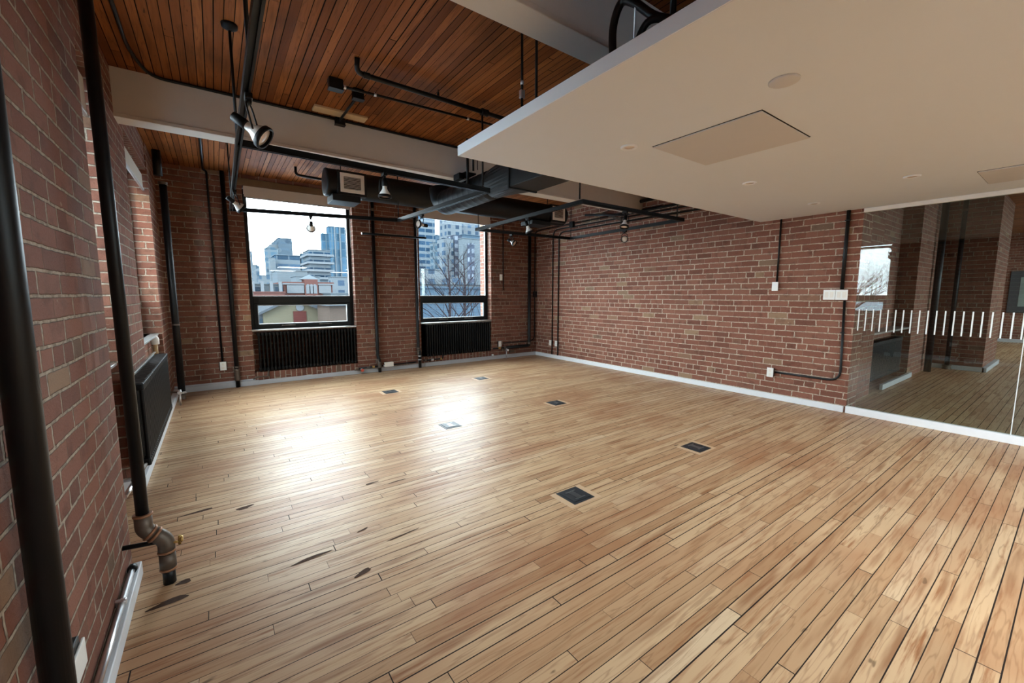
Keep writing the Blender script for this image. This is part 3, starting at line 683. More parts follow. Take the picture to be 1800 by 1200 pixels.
plate_x(XR, 2.43, 1.505, .075, .115, 'small white thermostat on the right brick wall at the end of a conduit', 'thermostat', 'thermostat', [(0, .02, .04, .03, 'white', 'display')], depth=.03)
plate_x(XR, 1.83, 1.395, .118, .118, 'left half of the white double switch plate on the right brick wall', 'switch', 'light_switch', [(-.026, 0, .034, .068, 'grille', 'rocker'), (.026, 0, .034, .068, 'grille', 'rocker')], depth=.035, boxmat='white')
plate_x(XR, 1.709, 1.395, .118, .118, 'right half of the white double switch plate next to the glass partition', 'switch', 'light_switch', [(-.026, 0, .034, .068, 'grille', 'rocker'), (.026, 0, .034, .068, 'grille', 'rocker')], depth=.035, boxmat='white')
plate_y(.035, YB, .34, .08, .125, 'white outlet low on the far wall left of the black heating pipe', 'outlet', 'wall_outlet', duplex)
plate_y(5.00, YB, .325, .075, .12, 'white outlet low on the far wall right of the second radiator', 'outlet', 'wall_outlet', duplex)
t = thing('wall_sensor', (5.05, YB, 1.71), 'small pale sensor on the far wall between the window and the corner pipe', 'sensor')
m = MB(); m.bbox((5.015, YB - .03, 1.70), (5.075, YB, 1.83), .006); m.build('sensor_body', M['grille'], t)

# ------------------------------------------------------------------ radiators
def rad_section(m, c, ax, z0, z1):
    x, y = c
    for k in (-1, 0, 1):
        p = (x + (k * .034 if ax == 'y' else 0), y + (k * .034 if ax == 'x' else 0))
        m.tube([(p[0], p[1], z0 + .03), (p[0], p[1], z1 - .03)], .0125, 8, caps=False)
    for z in (z0 + .028, z1 - .028):
        if ax == 'x': m.bbox((x - .020, y - .05, z - .028), (x + .020, y + .05, z + .028), .012)
        else: m.bbox((x - .05, y - .020, z - .028), (x + .05, y + .020, z + .028), .012)
def radiator(ax, a, b, c, z0, z1, label, pitch=.052):
    loc = ((a + b) / 2, c, z0) if ax == 'x' else (c, (a + b) / 2, z0)
    t = thing('column_radiator', loc, label, 'radiator', 'black column radiators')
    n = int(round((b - a) / pitch)); first = None
    for i in range(n):
        u = a + (i + .5) * (b - a) / n
        if first is None:
            m = MB(); rad_section(m, (u, c) if ax == 'x' else (c, u), ax, z0, z1)
            first = m.build('column', M['rad'], t); u0 = u
        else:
            o = first.copy(); COL.objects.link(o); o.parent = t
            o.location = (u - u0, 0, 0) if ax == 'x' else (0, u - u0, 0)
    m = MB()
    for z in (z0 + .028, z1 - .028):
        if ax == 'x': m.tube([(a, c, z), (b, c, z)], .018, 10)
        else: m.tube([(c, a, z), (c, b, z)], .018, 10)
    m.build('header_tube', M['rad'], t)
    m = MB()
    for q in (.12, .88):
        u = a + (b - a) * q
        if ax == 'x': m.bbox((u - .012, c + .02, z1 - .12), (u + .012, 7.56, z1 - .09), .003); m.bbox((u - .012, c + .02, z0 + .09), (u + .012, 7.56, z0 + .12), .003)
        else: m.bbox((c - .055, u - .012, z1 - .12), (c - .06, u + .012, z1 - .09), .003)
    m.build('bracket', M['rad'], t)
    return t
r1 = radiator('x', .49, 1.975, 7.505, .20, .81, 'see-through black column radiator under the wider far window')
r2 = radiator('x', 3.30, 4.785, 7.505, .185, .815, 'black column radiator under the far window with the bare trees')
r3 = radiator('y', 3.78, 5.60, -.492, .19, .79, 'long black column radiator standing against the left wall')
m = MB(); m.bbox((-.549, 3.80, .70), (-.545, 5.58, .812), .001); m.bbox((-.549, 3.80, .806), (-.53, 5.58, .812), .002)
m.build('back_strip', M['alu'], r3)
m = MB(); m.bbox((3.28, 7.44, .818), (4.79, 7.555, .823), .002); m.build('top_strip', M['alu'], r2)
# valves and low pipework
def valve(loc, label, handle='chrome', flip=1):
    x, y, z = loc; t = thing('radiator_valve', (x, y, 0), label, 'valve', 'valves beside the radiators')
    m = MB(); m.lathe((x, y, z - .03), U, [(0, .016), (.01, .02), (.05, .02), (.06, .016)], 14); m.tube([(x, y, z), (x, y, .0)], .011, 10); m.build('valve_body', M['chrome'], t)
    m = MB(); m.lathe((x, y - .015, z), (0, -1, 0), [(0, .014), (.01, .024), (.04, .026), (.05, .02)], 14); m.build('valve_head', M[handle], t)
    m = MB(); m.tube([(x, y, z), (x - flip * .12, y + .02, z + .01)], .010, 10); m.build('supply_pipe', M['iron'], t)
    return t
valve((2.03, 7.40, .07), 'small valve with an orange red handle at the right foot of the wider window radiator', 'red')
valve((5.14, 7.38, .19), 'chrome radiator valve with a leg to the floor right of the second far radiator', 'chrome')
valve((-.44, 6.62, .17), 'chrome valve at the far end of the left radiator beside the corner pipe', 'chrome')
pipe('supply_pipe', [(.40, 7.41, .10), (.46, 7.41, .13), (.60, 7.44, .12), (.62, 7.47, .22)], .012, 'dark fittings at the left foot of the wider window radiator', 'pipe', mat='iron', rb=.03, n=10)
pipe('supply_pipe', [(1.98, 7.405, .105), (3.05, 7.405, .115)], .013, 'dark supply pipe along the baseboard of the pier between the far windows', 'pipe', n=10,
     fittings=[((2.12, 7.405, .105), (1, 0, 0), .05, .019, 'iron'), ((2.22, 7.405, .105), (1, 0, 0), .04, .02, 'brass'), ((2.42, 7.405, .107), (1, 0, 0), .04, .019, 'chrome')])
pipe('supply_pipe', [(3.20, 7.40, .13), (3.62, 7.42, .13), (3.64, 7.45, .20)], .014, 'cluster of dark pipe and fittings under the left end of the second far radiator', 'pipe', n=10, rb=.04,
     fittings=[((3.22, 7.40, .13), (1, 0, 0), .04, .022, 'iron'), ((3.36, 7.405, .13), (1, 0, 0), .05, .021, 'chrome'), ((3.56, 7.415, .13), (1, 0, 0), .03, .022, 'brass')])
pipe('supply_pipe', [(4.82, 7.42, .235), (5.15, 7.42, .235)], .016, 'small brass fitted pipe between the second far radiator and the corner pipe', 'pipe', n=10,
     fittings=[((4.95, 7.42, .235), (1, 0, 0), .06, .024, 'brass'), ((5.10, 7.42, .235), (1, 0, 0), .05, .03, 'iron')])
m = MB(); m.bbox((2.44, 7.37, .085), (2.60, 7.43, .165), .004)
tag(m.build('junction_box', M['grille']), 'small pale metal box on the baseboard of the pier between the far windows', 'electrical box')
m = MB(); m.bbox((5.22, 7.36, .12), (5.34, 7.395, .18), .004)
tag(m.build('junction_box', M['iron']), 'small grey box on the baseboard below the black corner pipe', 'electrical box')
m = MB(); m.lathe((4.80, 7.41, .078), U, [(0, .02), (.03, .026), (.04, .018)], 12)
tag(m.build('valve_cover', M['plastic']), 'white cap on the baseboard at the right foot of the second far radiator', 'cap')
# chrome conduit along the near pier
t = thing('chrome_pipe', (-.405, 2.3, .08), 'shiny chrome pipe lying above the baseboard of the near brick pier', 'pipe')
m = MB(); m.tube([(-.408, 1.53, .09), (-.408, 2.55, .09)], .012, 14); m.build('tube', M['chrome'], t)
m = MB(); m.lathe((-.408, 2.545, .09), (0, 1, 0), [(0, .017), (.02, .02), (.035, .018), (.04, .012)], 14); m.build('end_cap', M['black'], t)
m = MB(); m.bbox((-.43, 2.28, .082), (-.392, 2.30, .108), .003); m.build('pipe_clip', M['chrome'], t)
t = thing('chrome_pipe', (-.48, 3.3, .27), 'short chrome pipe and union running from the left radiator behind the near pier', 'pipe')
m = MB(); m.tube([(-.475, 2.98, .295), (-.475, 3.36, .252)], .013, 14); m.build('tube', M['chrome'], t)
m = MB(); m.lathe((-.475, 3.36, .252), (0, 1, -.1), [(0, .018), (.01, .024), (.05, .024), (.06, .018), (.14, .02), (.15, .014), (.42, .014)], 14); m.build('union', M['iron'], t)
t = thing('pipe_stub', (-.60, 6.3, .80), 'short white pipe end poking up behind the left radiator', 'pipe')
m = MB(); m.tube([(-.60, 6.3, .70), (-.60, 6.3, .82)], .022, 12); m.build('neck', M['board'], t)
m = MB(); m.lathe((-.60, 6.3, .82), U, [(0, .036), (.01, .04), (.07, .04), (.10, .026), (.105, .01)], 16); m.build('cap', M['plastic'], t)
t = thing('wall_outlet', (-.39, 1.62, .2), 'white edged outlet box at the bottom left beside the scratched black pipe', 'outlet')
m = MB(); m.bbox((-.43, 1.53, .33), (-.385, 1.62, .42), .004); m.build('back_box', M['black'], t)
m = MB(); m.bbox((-.385, 1.52, .32), (-.377, 1.635, .40), .003); m.build('cover_plate', M['plastic'], t)

# ------------------------------------------------------------------ floor boxes
def floor_box(x, y, label):
    t = thing('floor_box', (x, y, 0), label, 'floor outlet', 'floor boxes set in a grid in the wooden floor'); h = .095
    m = MB(); m.bbox((x - h, y - h, 0), (x + h, y + h, .004), .002)
    m.build('frame', M['box'], t)
    m = MB(); g = .024
    for q0, q1, q2, q3 in ((-h - g * 2, -h - g, h + g * 2, -h), (-h - g * 2, h, h + g * 2, h + g * .4), (-h - g * 2, -h, -h, h), (h, -h, h + g * 2, h)): m.box((x + q0, y + q1, 0), (x + q2, y + q3, .0008))
    m.build('wood_surround', M['surround'], t)
    m = MB(); m.bbox((x - .074, y - .072, .0042), (x + .074, y + .072, .0075), .002); m.build('lid', M['box'], t)
    m = MB(); m.bbox((x - .022, y - .044, .0076), (x + .022, y + .044, .0086), .0006)
    for s_ in (-1, 1):
        m.bbox((x - .046, y + s_ * .050 - .006, .0076), (x + .046, y + s_ * .050 + .006, .010), .001)
    m.build('finger_grip', M['boxm'], t)
    return t
def copy_tree(o, label, dx):
    r = o.copy(); COL.objects.link(r); r.location = Vector(o.location) + Vector(dx); r['label'] = label
    for ch in o.children:
        c = ch.copy(); COL.objects.link(c); c.parent = r
    return r
fb = floor_box(1.962, 1.978, 'black floor box closest to the camera, in the middle of the floor')
for (x, y, lab) in ((3.512, 1.992, 'black floor box right of the closest one, toward the glass partition'),
                    (1.967, 3.885, 'floor box lying in the bright window reflection, middle of its row'),
                    (3.514, 3.915, 'black floor box in the middle of the right row, below the brick wall'),
                    (1.975, 5.78, 'small floor box farthest back in the left row, in the warm light'),
                    (3.543, 5.83, 'small floor box farthest back in the right row, toward the far corner')):
    copy_tree(fb, lab, (x - 1.962, y - 1.978, 0))
# dark worn patches of floor by the standpipe
def patch(x, y, a, b, rot, label):
    m = MB(); n = 18; pts = []
    for k in range(n):
        t_ = 2 * math.pi * k / n; r_ = 1 + .18 * math.sin(3 * t_ + x * 9)
        u, v = a * math.cos(t_) * r_, b * math.sin(t_) * r_
        pts.append((x + u * math.cos(rot) - v * math.sin(rot), y + u * math.sin(rot) + v * math.cos(rot), .0015))
    m.face(pts); tag(m.build('floor_stain', M['stainp']), label, 'stain')
patch(-.262, 2.33, .075, .02, .15, 'dark worn gouge in the floor boards in front of the standpipe foot')
patch(-.215, 2.46, .03, .018, .1, 'small grey stain in the floor boards touching the standpipe foot')
patch(.33, 2.30, .10, .012, .1, 'long dark gouge in the floor boards right of the standpipe')
patch(-.18, 3.24, .09, .014, .1, 'dark stain in the floor near the left radiator')
patch(.07, 3.13, .05, .02, .2, 'small dark knot hole in the floor right of the radiator stain')
patch(.63, 2.41, .035, .008, .3, 'thin dark crack mark in the floor boards left of the closest floor box')

patch(.52, 2.02, .045, .016, .35, 'dark knot with a split in the floor in the left half of the photo')
patch(.80, 2.22, .10, .006, .12, 'thin dark split between floor boards right of the dark knot')
patch(.86, 3.0, .05, .010, .1, 'small dark mark in the bright reflected area of the floor')
patch(1.02, 2.92, .07, .007, .1, 'narrow dark scratch in the bright reflected area of the floor')
# ------------------------------------------------------------------ track lighting
def track(pts, label, hangers, z=2.4, close=True):
    t = thing('light_track', (pts[0][0], pts[0][1], z), label, 'track', 'black light tracks under the ceiling')
    hw = .018; m = None
    segs = list(zip(pts, pts[1:] + (pts[:1] if close else [])))
    for a, b in segs:
        m = MB(); a = Vector((*a, 0)); b = Vector((*b, 0)); d = (b - a).normalized(); s_ = Vector((-d.y, d.x, 0)) * hw
        a2, b2 = a - d * hw, b + d * hw
        zz = (z, z + .045)
        c = [a2 - s_, b2 - s_, b2 + s_, a2 + s_]
        lo = [Vector((p.x, p.y, zz[0])) for p in c]; hi = [Vector((p.x, p.y, zz[1])) for p in c]
        m.face(hi); 
        for i in range(4): m.face([lo[i], lo[(i + 1) % 4], hi[(i + 1) % 4], hi[i]])
        # underside: two lips with a recessed slot
        for s1, s2 in ((-1, -.38), (.38, 1)):
            q = [a2 + s_ * s1, b2 + s_ * s1, b2 + s_ * s2, a2 + s_ * s2]; m.face([Vector((p.x, p.y, z)) for p in q][::-1])
        q = [a2 - s_ * .38, b2 - s_ * .38, b2 + s_ * .38, a2 + s_ * .38]; m.face([Vector((p.x, p.y, z + .018)) for p in q][::-1])
        for sg in (-.38, .38):
            m.face([a2.xyz + s_ * sg + Vector((0, 0, z)), b2 + s_ * sg + Vector((0, 0, z)), b2 + s_ * sg + Vector((0, 0, z + .018)), a2 + s_ * sg + Vector((0, 0, z + .018))])
        m.build('rail', M['track'], t)
    for (x, y, zt, r_, can) in hangers:
        m = MB(); m.tube([(x, y, z + .04), (x, y, zt)], r_, 8)
        if can: m.lathe((x, y, zt), (0, 0, -1), [(0, .048), (.02, .046), (.035, .02), (.04, .01)], 16)
        m.build('hanger_stem', M['blackmatt'], t)
    return t
A = (.20, 3.47); B = (2.27, 3.58); C_ = (2.14, 5.70); D = (.23, 6.14)
track([A, B, C_, D], 'left loop of black light track hanging in front of the wider far window', [(.195, 3.46, ZC, .009, True), (2.2, 3.56, ZC, .009, False), (2.14, 5.68, ZC, .006, False), (.215, 5.5, ZC, .007, False)])
track([(.19, 1.2), A], 'straight black light track running from overhead to the near corner of the left loop', [(.188, 2.2, ZC, .009, False)], close=False)
E_, F_, G_, H_ = (3.45, 5.78), (3.39, 3.38), (5.32, 3.38), (5.38, 5.68)
track([E_, F_, G_, H_], 'right loop of black light track hanging in front of the right brick wall', [(3.46, 5.74, ZC, .006, False), (3.33, 3.37, ZC, .009, False), (5.20, 3.39, ZC, .008, False), (5.38, 5.66, ZC, .006, False)])
t = thing('hanging_bar', (2.1, 7.28, 2.42), 'short black silver-tipped bar hanging before the pier between the far windows', 'bar')
m = MB(); m.tube([(2.10, 7.28, 2.425), (3.22, 7.20, 2.425)], .019, 10); m.build('bar', M['track'], t)
m = MB(); m.lathe((2.10, 7.28, 2.425), (-1, 0, 0), [(0, .021), (.01, .021), (.016, .012)], 12); m.build('tip', M['chrome'], t)
for x in (2.22, 3.1):
    m = MB(); m.tube([(x, 7.27, 2.44), (x, 7.27, ZC)], .0035, 6); m.build('wire', M['alu'], t)

def spot(x, y, aim, label, kind='par', drop=.10, z=2.4, sz=1.0):
    t = thing('track_spotlight', (x, y, z), label, 'spotlight', 'spotlights on the black tracks')
    aim = Vector(aim).normalized()
    m = MB(); m.bbox((x - .017, y - .035, z - .022), (x + .017, y + .035, z + .004), .003); m.lathe((x, y, z - .02), (0, 0, -1), [(0, .013), (.02, .013), (.024, .009)], 12); m.build('adapter', M['blackmatt'], t)
    c = Vector((x, y, z - .022 - drop * sz))                      # pivot = centre of lamp neck
    side = aim.cross(Vector((0, 0, 1)))
    side = side.normalized() if side.length > .15 else Vector((1, 0, 0))
    m = MB()
    for s_ in (-1, 1):
        m.tube(bend([Vector((x, y, z - .03)), Vector((x, y, z - .03)) + side * s_ * .040 * sz + Vector((0, 0, -.02)), c + side * s_ * .046 * sz + aim * .03 * sz], .02, 4), .0045, 8)
    m.build('yoke', M['blackmatt'], t)
    m = MB(); m.lathe(c - aim * .085 * sz, aim, [(0, .012 * sz), (.004, .021 * sz), (.06 * sz, .023 * sz), (.068 * sz, .02 * sz)], 18); m.build('lamp_holder', M['blackmatt'], t)
    m = MB(); m.lathe(c - aim * .02 * sz, aim, [(0, .018 * sz), (.02 * sz, .019 * sz), (.035 * sz, .026 * sz), (.055 * sz, .040 * sz), (.075 * sz, .048 * sz)], 22, caps=False); b = m.build('bulb', M['bulb'], t)
    m = MB(); m.lathe(c + aim * .052 * sz, aim, [(0, .046 * sz), (0, .053 * sz), (.018 * sz, .055 * sz), (.024 * sz, .052 * sz), (.022 * sz, .045 * sz)], 24, caps=False); m.build('lamp_ring', M['blackmatt'], t)
    m = MB(); m.lathe(c + aim * .056 * sz, aim, [(0, .047 * sz), (.006 * sz, .043 * sz), (.010 * sz, .02 * sz), (.011 * sz, .001)], 24); m.build('lens', M['lens'], t)
spot(.205, 2.58, (.72, -.30, -.55), 'large track spotlight close to the camera, tilted down to the right below the straight track', drop=.12, sz=1.12)
spot(.222, 4.93, (.75, .25, -.6), 'small track spotlight at the far left of the left loop')
spot(1.214, 3.52, (0, 0, -1), 'track spotlight pointing straight down in front of the round duct')
spot(1.072, 5.95, (.1, .8, -.35), 'track spotlight seen from behind against the bright sky of the wider window')
spot(2.20, 5.03, (-.8, -.25, .02), 'track spotlight turned sideways in front of the window with the bare trees')
spot(3.41, 4.40, (.35, -.1, -.9), 'track spotlight pointing down on the left side of the right loop')
spot(4.11, 5.75, (.35, -.75, -.45), 'track spotlight facing the camera on the far side of the right loop')
spot(4.12, 3.39, (-.25, -.1, -.95), 'track spotlight pointing down on the near side of the right loop')
spot(5.35, 4.40, (-.75, -.6, -.2), 'round-faced track spotlight on the right side of the right loop')

# ------------------------------------------------------------------ ducts
YD, ZD, RD = 5.78, 2.815, .17
t = thing('air_duct', (3.2, YD, ZD - RD), 'round black air duct running across the room in front of the far windows', 'duct')
m = MB(); m.lathe((1.22, YD, ZD), (1, 0, 0), [(0, .001), (.0, RD - .03), (.004, RD - .004), (.02, RD + .003), (.035, RD), (.45, RD), (.452, RD + .004), (.46, RD), (1.6, RD), (1.602, RD + .004), (1.61, RD), (4.02, RD), (4.03, RD + .003), (4.05, RD - .01), (4.05, .001)], 40, caps=False)
m.build('main_tube', M['duct'], t)
def grille(t, x0, x1, z0, z1, y, label=None):
    m = MB(); e = .042
    m.bbox((x0 - .03, y, z0 - .03), (x1 + .03, y + .12, z1 + .03), .004); bx_ = m.build('grille_box', M['duct'], t)
    m = MB()
    m.bbox((x0 - .0, y - .008, z0), (x1, y, z0 + e), .002); m.bbox((x0, y - .008, z1 - e), (x1, y, z1), .002)
    m.bbox((x0, y - .008, z0 + e), (x0 + e, y, z1 - e), .002); m.bbox((x1 - e, y - .008, z0 + e), (x1, y, z1 - e), .002)
    gr = m.build('grille', M['grille'], t)
    m = MB(); m.box((x0 + e, y - .002, z0 + e), (x1 - e, y - .001, z1 - e)); m.build('grille_shadow', M['gap'], gr)
    m = MB(); n = 9; h_ = (z1 - z0 - 2 * e) / n
    for k in range(n):
        zc = z0 + e + h_ * (k + .5)
        m.face([(x0 + e, y - .0085, zc - h_ * .22), (x1 - e, y - .0085, zc - h_ * .22), (x1 - e, y - .003, zc + h_ * .10), (x0 + e, y - .003, zc + h_ * .10)])
        m.face([(x0 + e, y - .0085, zc - h_ * .22), (x0 + e, y - .003, zc - h_ * .28), (x1 - e, y - .003, zc - h_ * .28), (x1 - e, y - .0085, zc - h_ * .22)])
    m.build('louvre', M['grille'], gr)
grille(t, 1.37, 1.665, 2.68, 2.915, 5.60)
grille(t, 4.885, 5.17, 2.695, 2.93, 5.60)
m = MB(); m.bbox((1.28, 5.62, 2.575), (1.62, 5.94, 2.66), .006); m.build('outlet_boot', M['duct'], t)
m = MB(); m.bbox((4.45, 5.62, 2.59), (4.86, 5.94, 2.66), .006); m.build('outlet_boot', M['duct'], t)
for x in (1.42, 2.9, 4.9):
    m = MB(); m.tube([(x, YD - .02, ZD + RD), (x, YD - .02, ZC)], .006, 6); m.build('hanger_rod', M['blackmatt'], t)
# trunk
t = thing('air_duct', (2.64, 3.6, 2.47), 'black trunk duct coming over the white ceiling, square then spiral round, joining the cross duct', 'duct')
x0, x1, zb, zt = 2.475, 2.815, 2.47, 2.80
m = MB(); m.bbox((x0, -1.0, zb), (x1, 3.50, zt), .006); m.build('square_duct', M['duct'], t)
m = MB(); m.bbox((x0 - .012, 3.49, zb - .012), (x1 + .012, 3.515, zt + .005), .003); m.build('seam_flange', M['blackmatt'], t)
# square to round transition
m = MB(); n = 32; cx, cz, rr = (x0 + x1) / 2, (zb + zt) / 2, .158; ra = len(m.v)
sqr = []; cir = []
for k in range(n):
    a_ = 2 * math.pi * (k + .5) / n; ux, uz = math.cos(a_), math.sin(a_); q = max(abs(ux), abs(uz))
    sqr.append(Vector((cx + ux / q * (x1 - x0) / 2, 3.51, cz + uz / q * (zt - zb) / 2))); cir.append(Vector((cx + ux * rr, 4.02, cz + uz * rr)))
m.v += sqr + cir; m.idx([(k, (k + 1) % n, n + (k + 1) % n, n + k) for k in range(n)], False); m.build('transition', M['duct'], t)
m = MB(); P = []; rad = []
yy = 4.0
while yy < 5.16:
    for dy, dr in ((0, 0), (.11, 0), (.117, .002), (.121, .002), (.128, 0)): P.append((cx, yy + dy, cz)); rad.append(rr + dr)
    yy += .13
last = P[-1][1]
for k in range(1, 9):
    a_ = k / 8 * math.pi / 2; P.append((cx + .0, last + .22 * math.sin(a_), cz + .22 * (1 - math.cos(a_)))); rad.append(rr)
m.tube(P, rad, 36); m.build('spiral_tube', M['duct'], t)
m = MB(); m.bbox((2.45, 4.35, 2.80), (2.60, 4.56, 2.815), .003); m.bbox((2.40, 4.4, 2.74), (2.47, 4.55, 2.81), .01); m.build('valve_clamp', M['blackmatt'], t)
for i, (x, y) in enumerate(((2.455, 4.30), (2.495, 4.24), (2.515, 4.18))):
    m = MB(); m.tube([(x, y, 2.80 if i else 2.64), (x, y, ZC)], (.016, .012, .005)[i], 8)
    tag(m.build('drop_pipe', M['black']), ('thick black drop pipe left of the trunk duct just beyond the white ceiling corner', 'black drop pipe beside the thick one at the white ceiling corner', 'thin black rod nearest the trunk duct under the white ceiling edge')[i], 'pipe')

# ------------------------------------------------------------------ beyond the glass
pipe('heating_pipe', [(11.18, 1.47, ZC), (11.18, 1.47, 0)], .035, 'dark vertical pipe on the brick pier beyond the glass partition', 'pipe', fittings=[((11.18, 1.47, 0.0), U, .08, .06, 'iron'), ((11.18, 1.47, 2.9), U, .04, .042, 'iron')])
radiator('x', 7.50, 9.35, 1.82, .12, .70, 'black radiator in the wall recess beyond the glass partition', .06)
m = MB(); m.bbox((7.42, 1.72, .83), (9.43, 1.95, .86), .004); tag(m.build('window_ledge', M['alu']), 'pale ledge above the radiator beyond the glass partition', 'ledge')
pipe('heating_pipe', [(10.5, 1.62, ZC), (10.5, 1.62, 0)], .05, 'dark thick pipe in the corner beyond the glass partition', 'pipe')
t = thing('picture_frame', (18.97, .6, .87), 'grey framed picture on the far brick wall beyond the glass partition', 'picture')
m = MB(); m.bbox((18.94, -.2, .87), (19.0, 1.42, 2.07), .01); m.build('frame', M['mat'], t)
m = MB(); m.bbox((18.93, 0.0, 1.05), (18.945, 1.22, 1.89), .003); m.build('print', M['pic'], t)

# ------------------------------------------------------------------ outside
K = .062                                              # outdoor reflectance scale: lowered so buildings do not burn out under the strong sky
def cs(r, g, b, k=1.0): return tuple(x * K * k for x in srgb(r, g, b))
camM = cam.rotation_euler.to_matrix()
def ray(px_, py_):
    return camM @ Vector(((px_ - 900) / FPX, -(py_ - 600) / FPX, -1))
def at(px_, py_, Y):
    d = ray(px_, py_); return Vector((0, 0, 1.4)) + d * (Y / d.y)
GZ = -9.0
m = MB(); m.box((-900, 8.6, GZ - 1), (1500, 1200, GZ)); m.box((-900, -900, GZ - 1), (1500, 8.6, GZ))
tag(m.build('ground', plain('street_ground', srgb(134, 146, 156), .9, spec=0.0, var=.1, scale=.05)), 'pale street level ground outside the windows', 'ground', kind='structure')
F = {}
def fac(key, *a, **k):
    if key not in F: F[key] = facade('facade_' + key, *a, **k)
    return F[key]
def tower(x0, x1, ytop, Y, mat, label, depth=None, crown=0.0, extra=None, cat='building', group='buildings of the skyline'):
    a, b = at(x0, ytop, Y), at(x1, ytop, Y); w_ = abs(b.x - a.x); depth = depth or max(8, w_ * .8)
    t = thing('apartment_building' if cat == 'building' else cat, ((a.x + b.x) / 2, Y + depth / 2, GZ), label, cat, group)
    zt_ = (a.z + b.z) / 2
    m = MB(); m.box((a.x, Y, GZ), (b.x, Y + depth, zt_)); m.build('tower_body', mat, t)
    m = MB(); e = w_ * .03
    m.box((a.x - e, Y - e, zt_), (b.x + e, Y + depth + e, zt_ + w_ * .03)); m.build('parapet', mat, t)
    if crown:
        m = MB(); m.box((a.x + w_ * .25, Y + depth * .2, zt_ + w_ * .03), (b.x - w_ * .25, Y + depth * .8, zt_ + w_ * crown)); m.build('roof_plant', mat, t)
    if extra: extra(t, a, b, Y, depth, zt_)
    return t
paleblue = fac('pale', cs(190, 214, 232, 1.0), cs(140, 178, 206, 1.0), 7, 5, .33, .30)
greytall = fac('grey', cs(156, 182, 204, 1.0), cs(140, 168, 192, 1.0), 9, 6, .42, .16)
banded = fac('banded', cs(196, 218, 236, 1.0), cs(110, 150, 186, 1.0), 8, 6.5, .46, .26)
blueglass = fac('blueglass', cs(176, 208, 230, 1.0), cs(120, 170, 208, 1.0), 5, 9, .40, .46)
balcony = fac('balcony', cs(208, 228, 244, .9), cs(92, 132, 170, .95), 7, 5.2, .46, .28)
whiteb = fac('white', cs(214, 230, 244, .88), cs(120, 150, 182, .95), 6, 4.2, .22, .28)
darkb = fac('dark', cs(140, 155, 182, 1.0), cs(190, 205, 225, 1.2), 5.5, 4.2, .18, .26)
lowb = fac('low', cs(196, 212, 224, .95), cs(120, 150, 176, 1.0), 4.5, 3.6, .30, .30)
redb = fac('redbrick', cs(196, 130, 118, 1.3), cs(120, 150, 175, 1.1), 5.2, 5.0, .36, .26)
def bands(t, a, b, Y, depth, zt_):
    m = MB(); z = zt_ - 4
    while z > zt_ - 60:
        m.box((a.x - 2.0, Y - 2.2, z), (b.x + 2.0, Y + depth, z + 1.4)); z -= 5.2
    m.build('balcony_slab', F['whiteflat'], t)
F['whiteflat'] = plain('white_balcony', cs(226, 238, 250, .92), .8, spec=0.0)
def setback(t, a, b, Y, depth, zt_):
    w_ = b.x - a.x; m = MB(); m.box((a.x - w_ * .38, Y + 6, GZ), (a.x, Y + depth, zt_ - w_ * .42)); m.build('lower_wing', F['blueglass'], t)
    m = MB(); 
    for q in (.3, .62): m.box((a.x + w_ * q, Y - 1.6, GZ), (a.x + w_ * q + w_ * .05, Y, zt_ + w_ * .02))
    m.build('fin', F['whiteflat'], t)
def emblem(t, a, b, Y, depth, zt_):
    cx_ = a.x + (b.x - a.x) * .68; cz_ = zt_ - (b.x - a.x) * .2; m = MB()
    m.lathe((cx_, Y - .3, cz_), (0, 1, 0), [(0, 1.9), (.6, 1.9)], 20); m.build('emblem', F['emblem'], t)
    m = MB(); m.box((a.x - 7, Y + 4, GZ), (a.x, Y + depth, zt_ - 6)); m.build('side_bay', F['whiteflat2'], t)
F['emblem'] = plain('grey_emblem', cs(132, 158, 184, .9), .8, spec=0.0)
F['whiteflat2'] = plain('pale_side', cs(208, 226, 240, .85), .8, spec=0.0)
tower(430, 443, 441, 520, paleblue, 'slim pale tower at the left edge of the wider window')
tower(443, 456, 467, 260, lowb, 'low bluish block at the lower left of the wider window skyline', crown=.2)
tower(455, 474, 484, 210, lowb, 'stepped low building right of the low bluish block')
tower(466, 489, 437, 430, paleblue, 'pale flat topped tower left of the tall grey one', crown=.15)
tower(489, 513, 419, 460, greytall, 'tall grey tower with a round emblem near its top', depth=60, extra=emblem)
tower(484, 527, 449, 360, banded, 'broad banded office block in front of the tall grey tower', depth=40)
tower(474, 484, 453, 350, F['whiteflat2'], 'narrow white block at the left of the banded office block')
tower(529, 542, 446, 470, blueglass, 'slim blue tower between the banded block and the balcony tower')
tower(544, 580, 440, 310, balcony, 'dark apartment tower with white balcony rows', extra=bands, depth=26)
tower(578, 606, 399, 520, blueglass, 'tallest blue glass tower at the right of the wider window', extra=setback)
tower(604, 622, 402, 600, paleblue, 'pale blue tower behind the tallest glass tower')
tower(584, 624, 487, 190, whiteb, 'pale low rise at the lower right of the wider window')
tower(487, 540, 476, 150, F['whiteflat2'], 'plain white building behind the red brick roofline', depth=14)
tower(520, 562, 486, 135, F['whiteflat2'], 'lower white roof building stepping down behind the red brick roofline', depth=10)
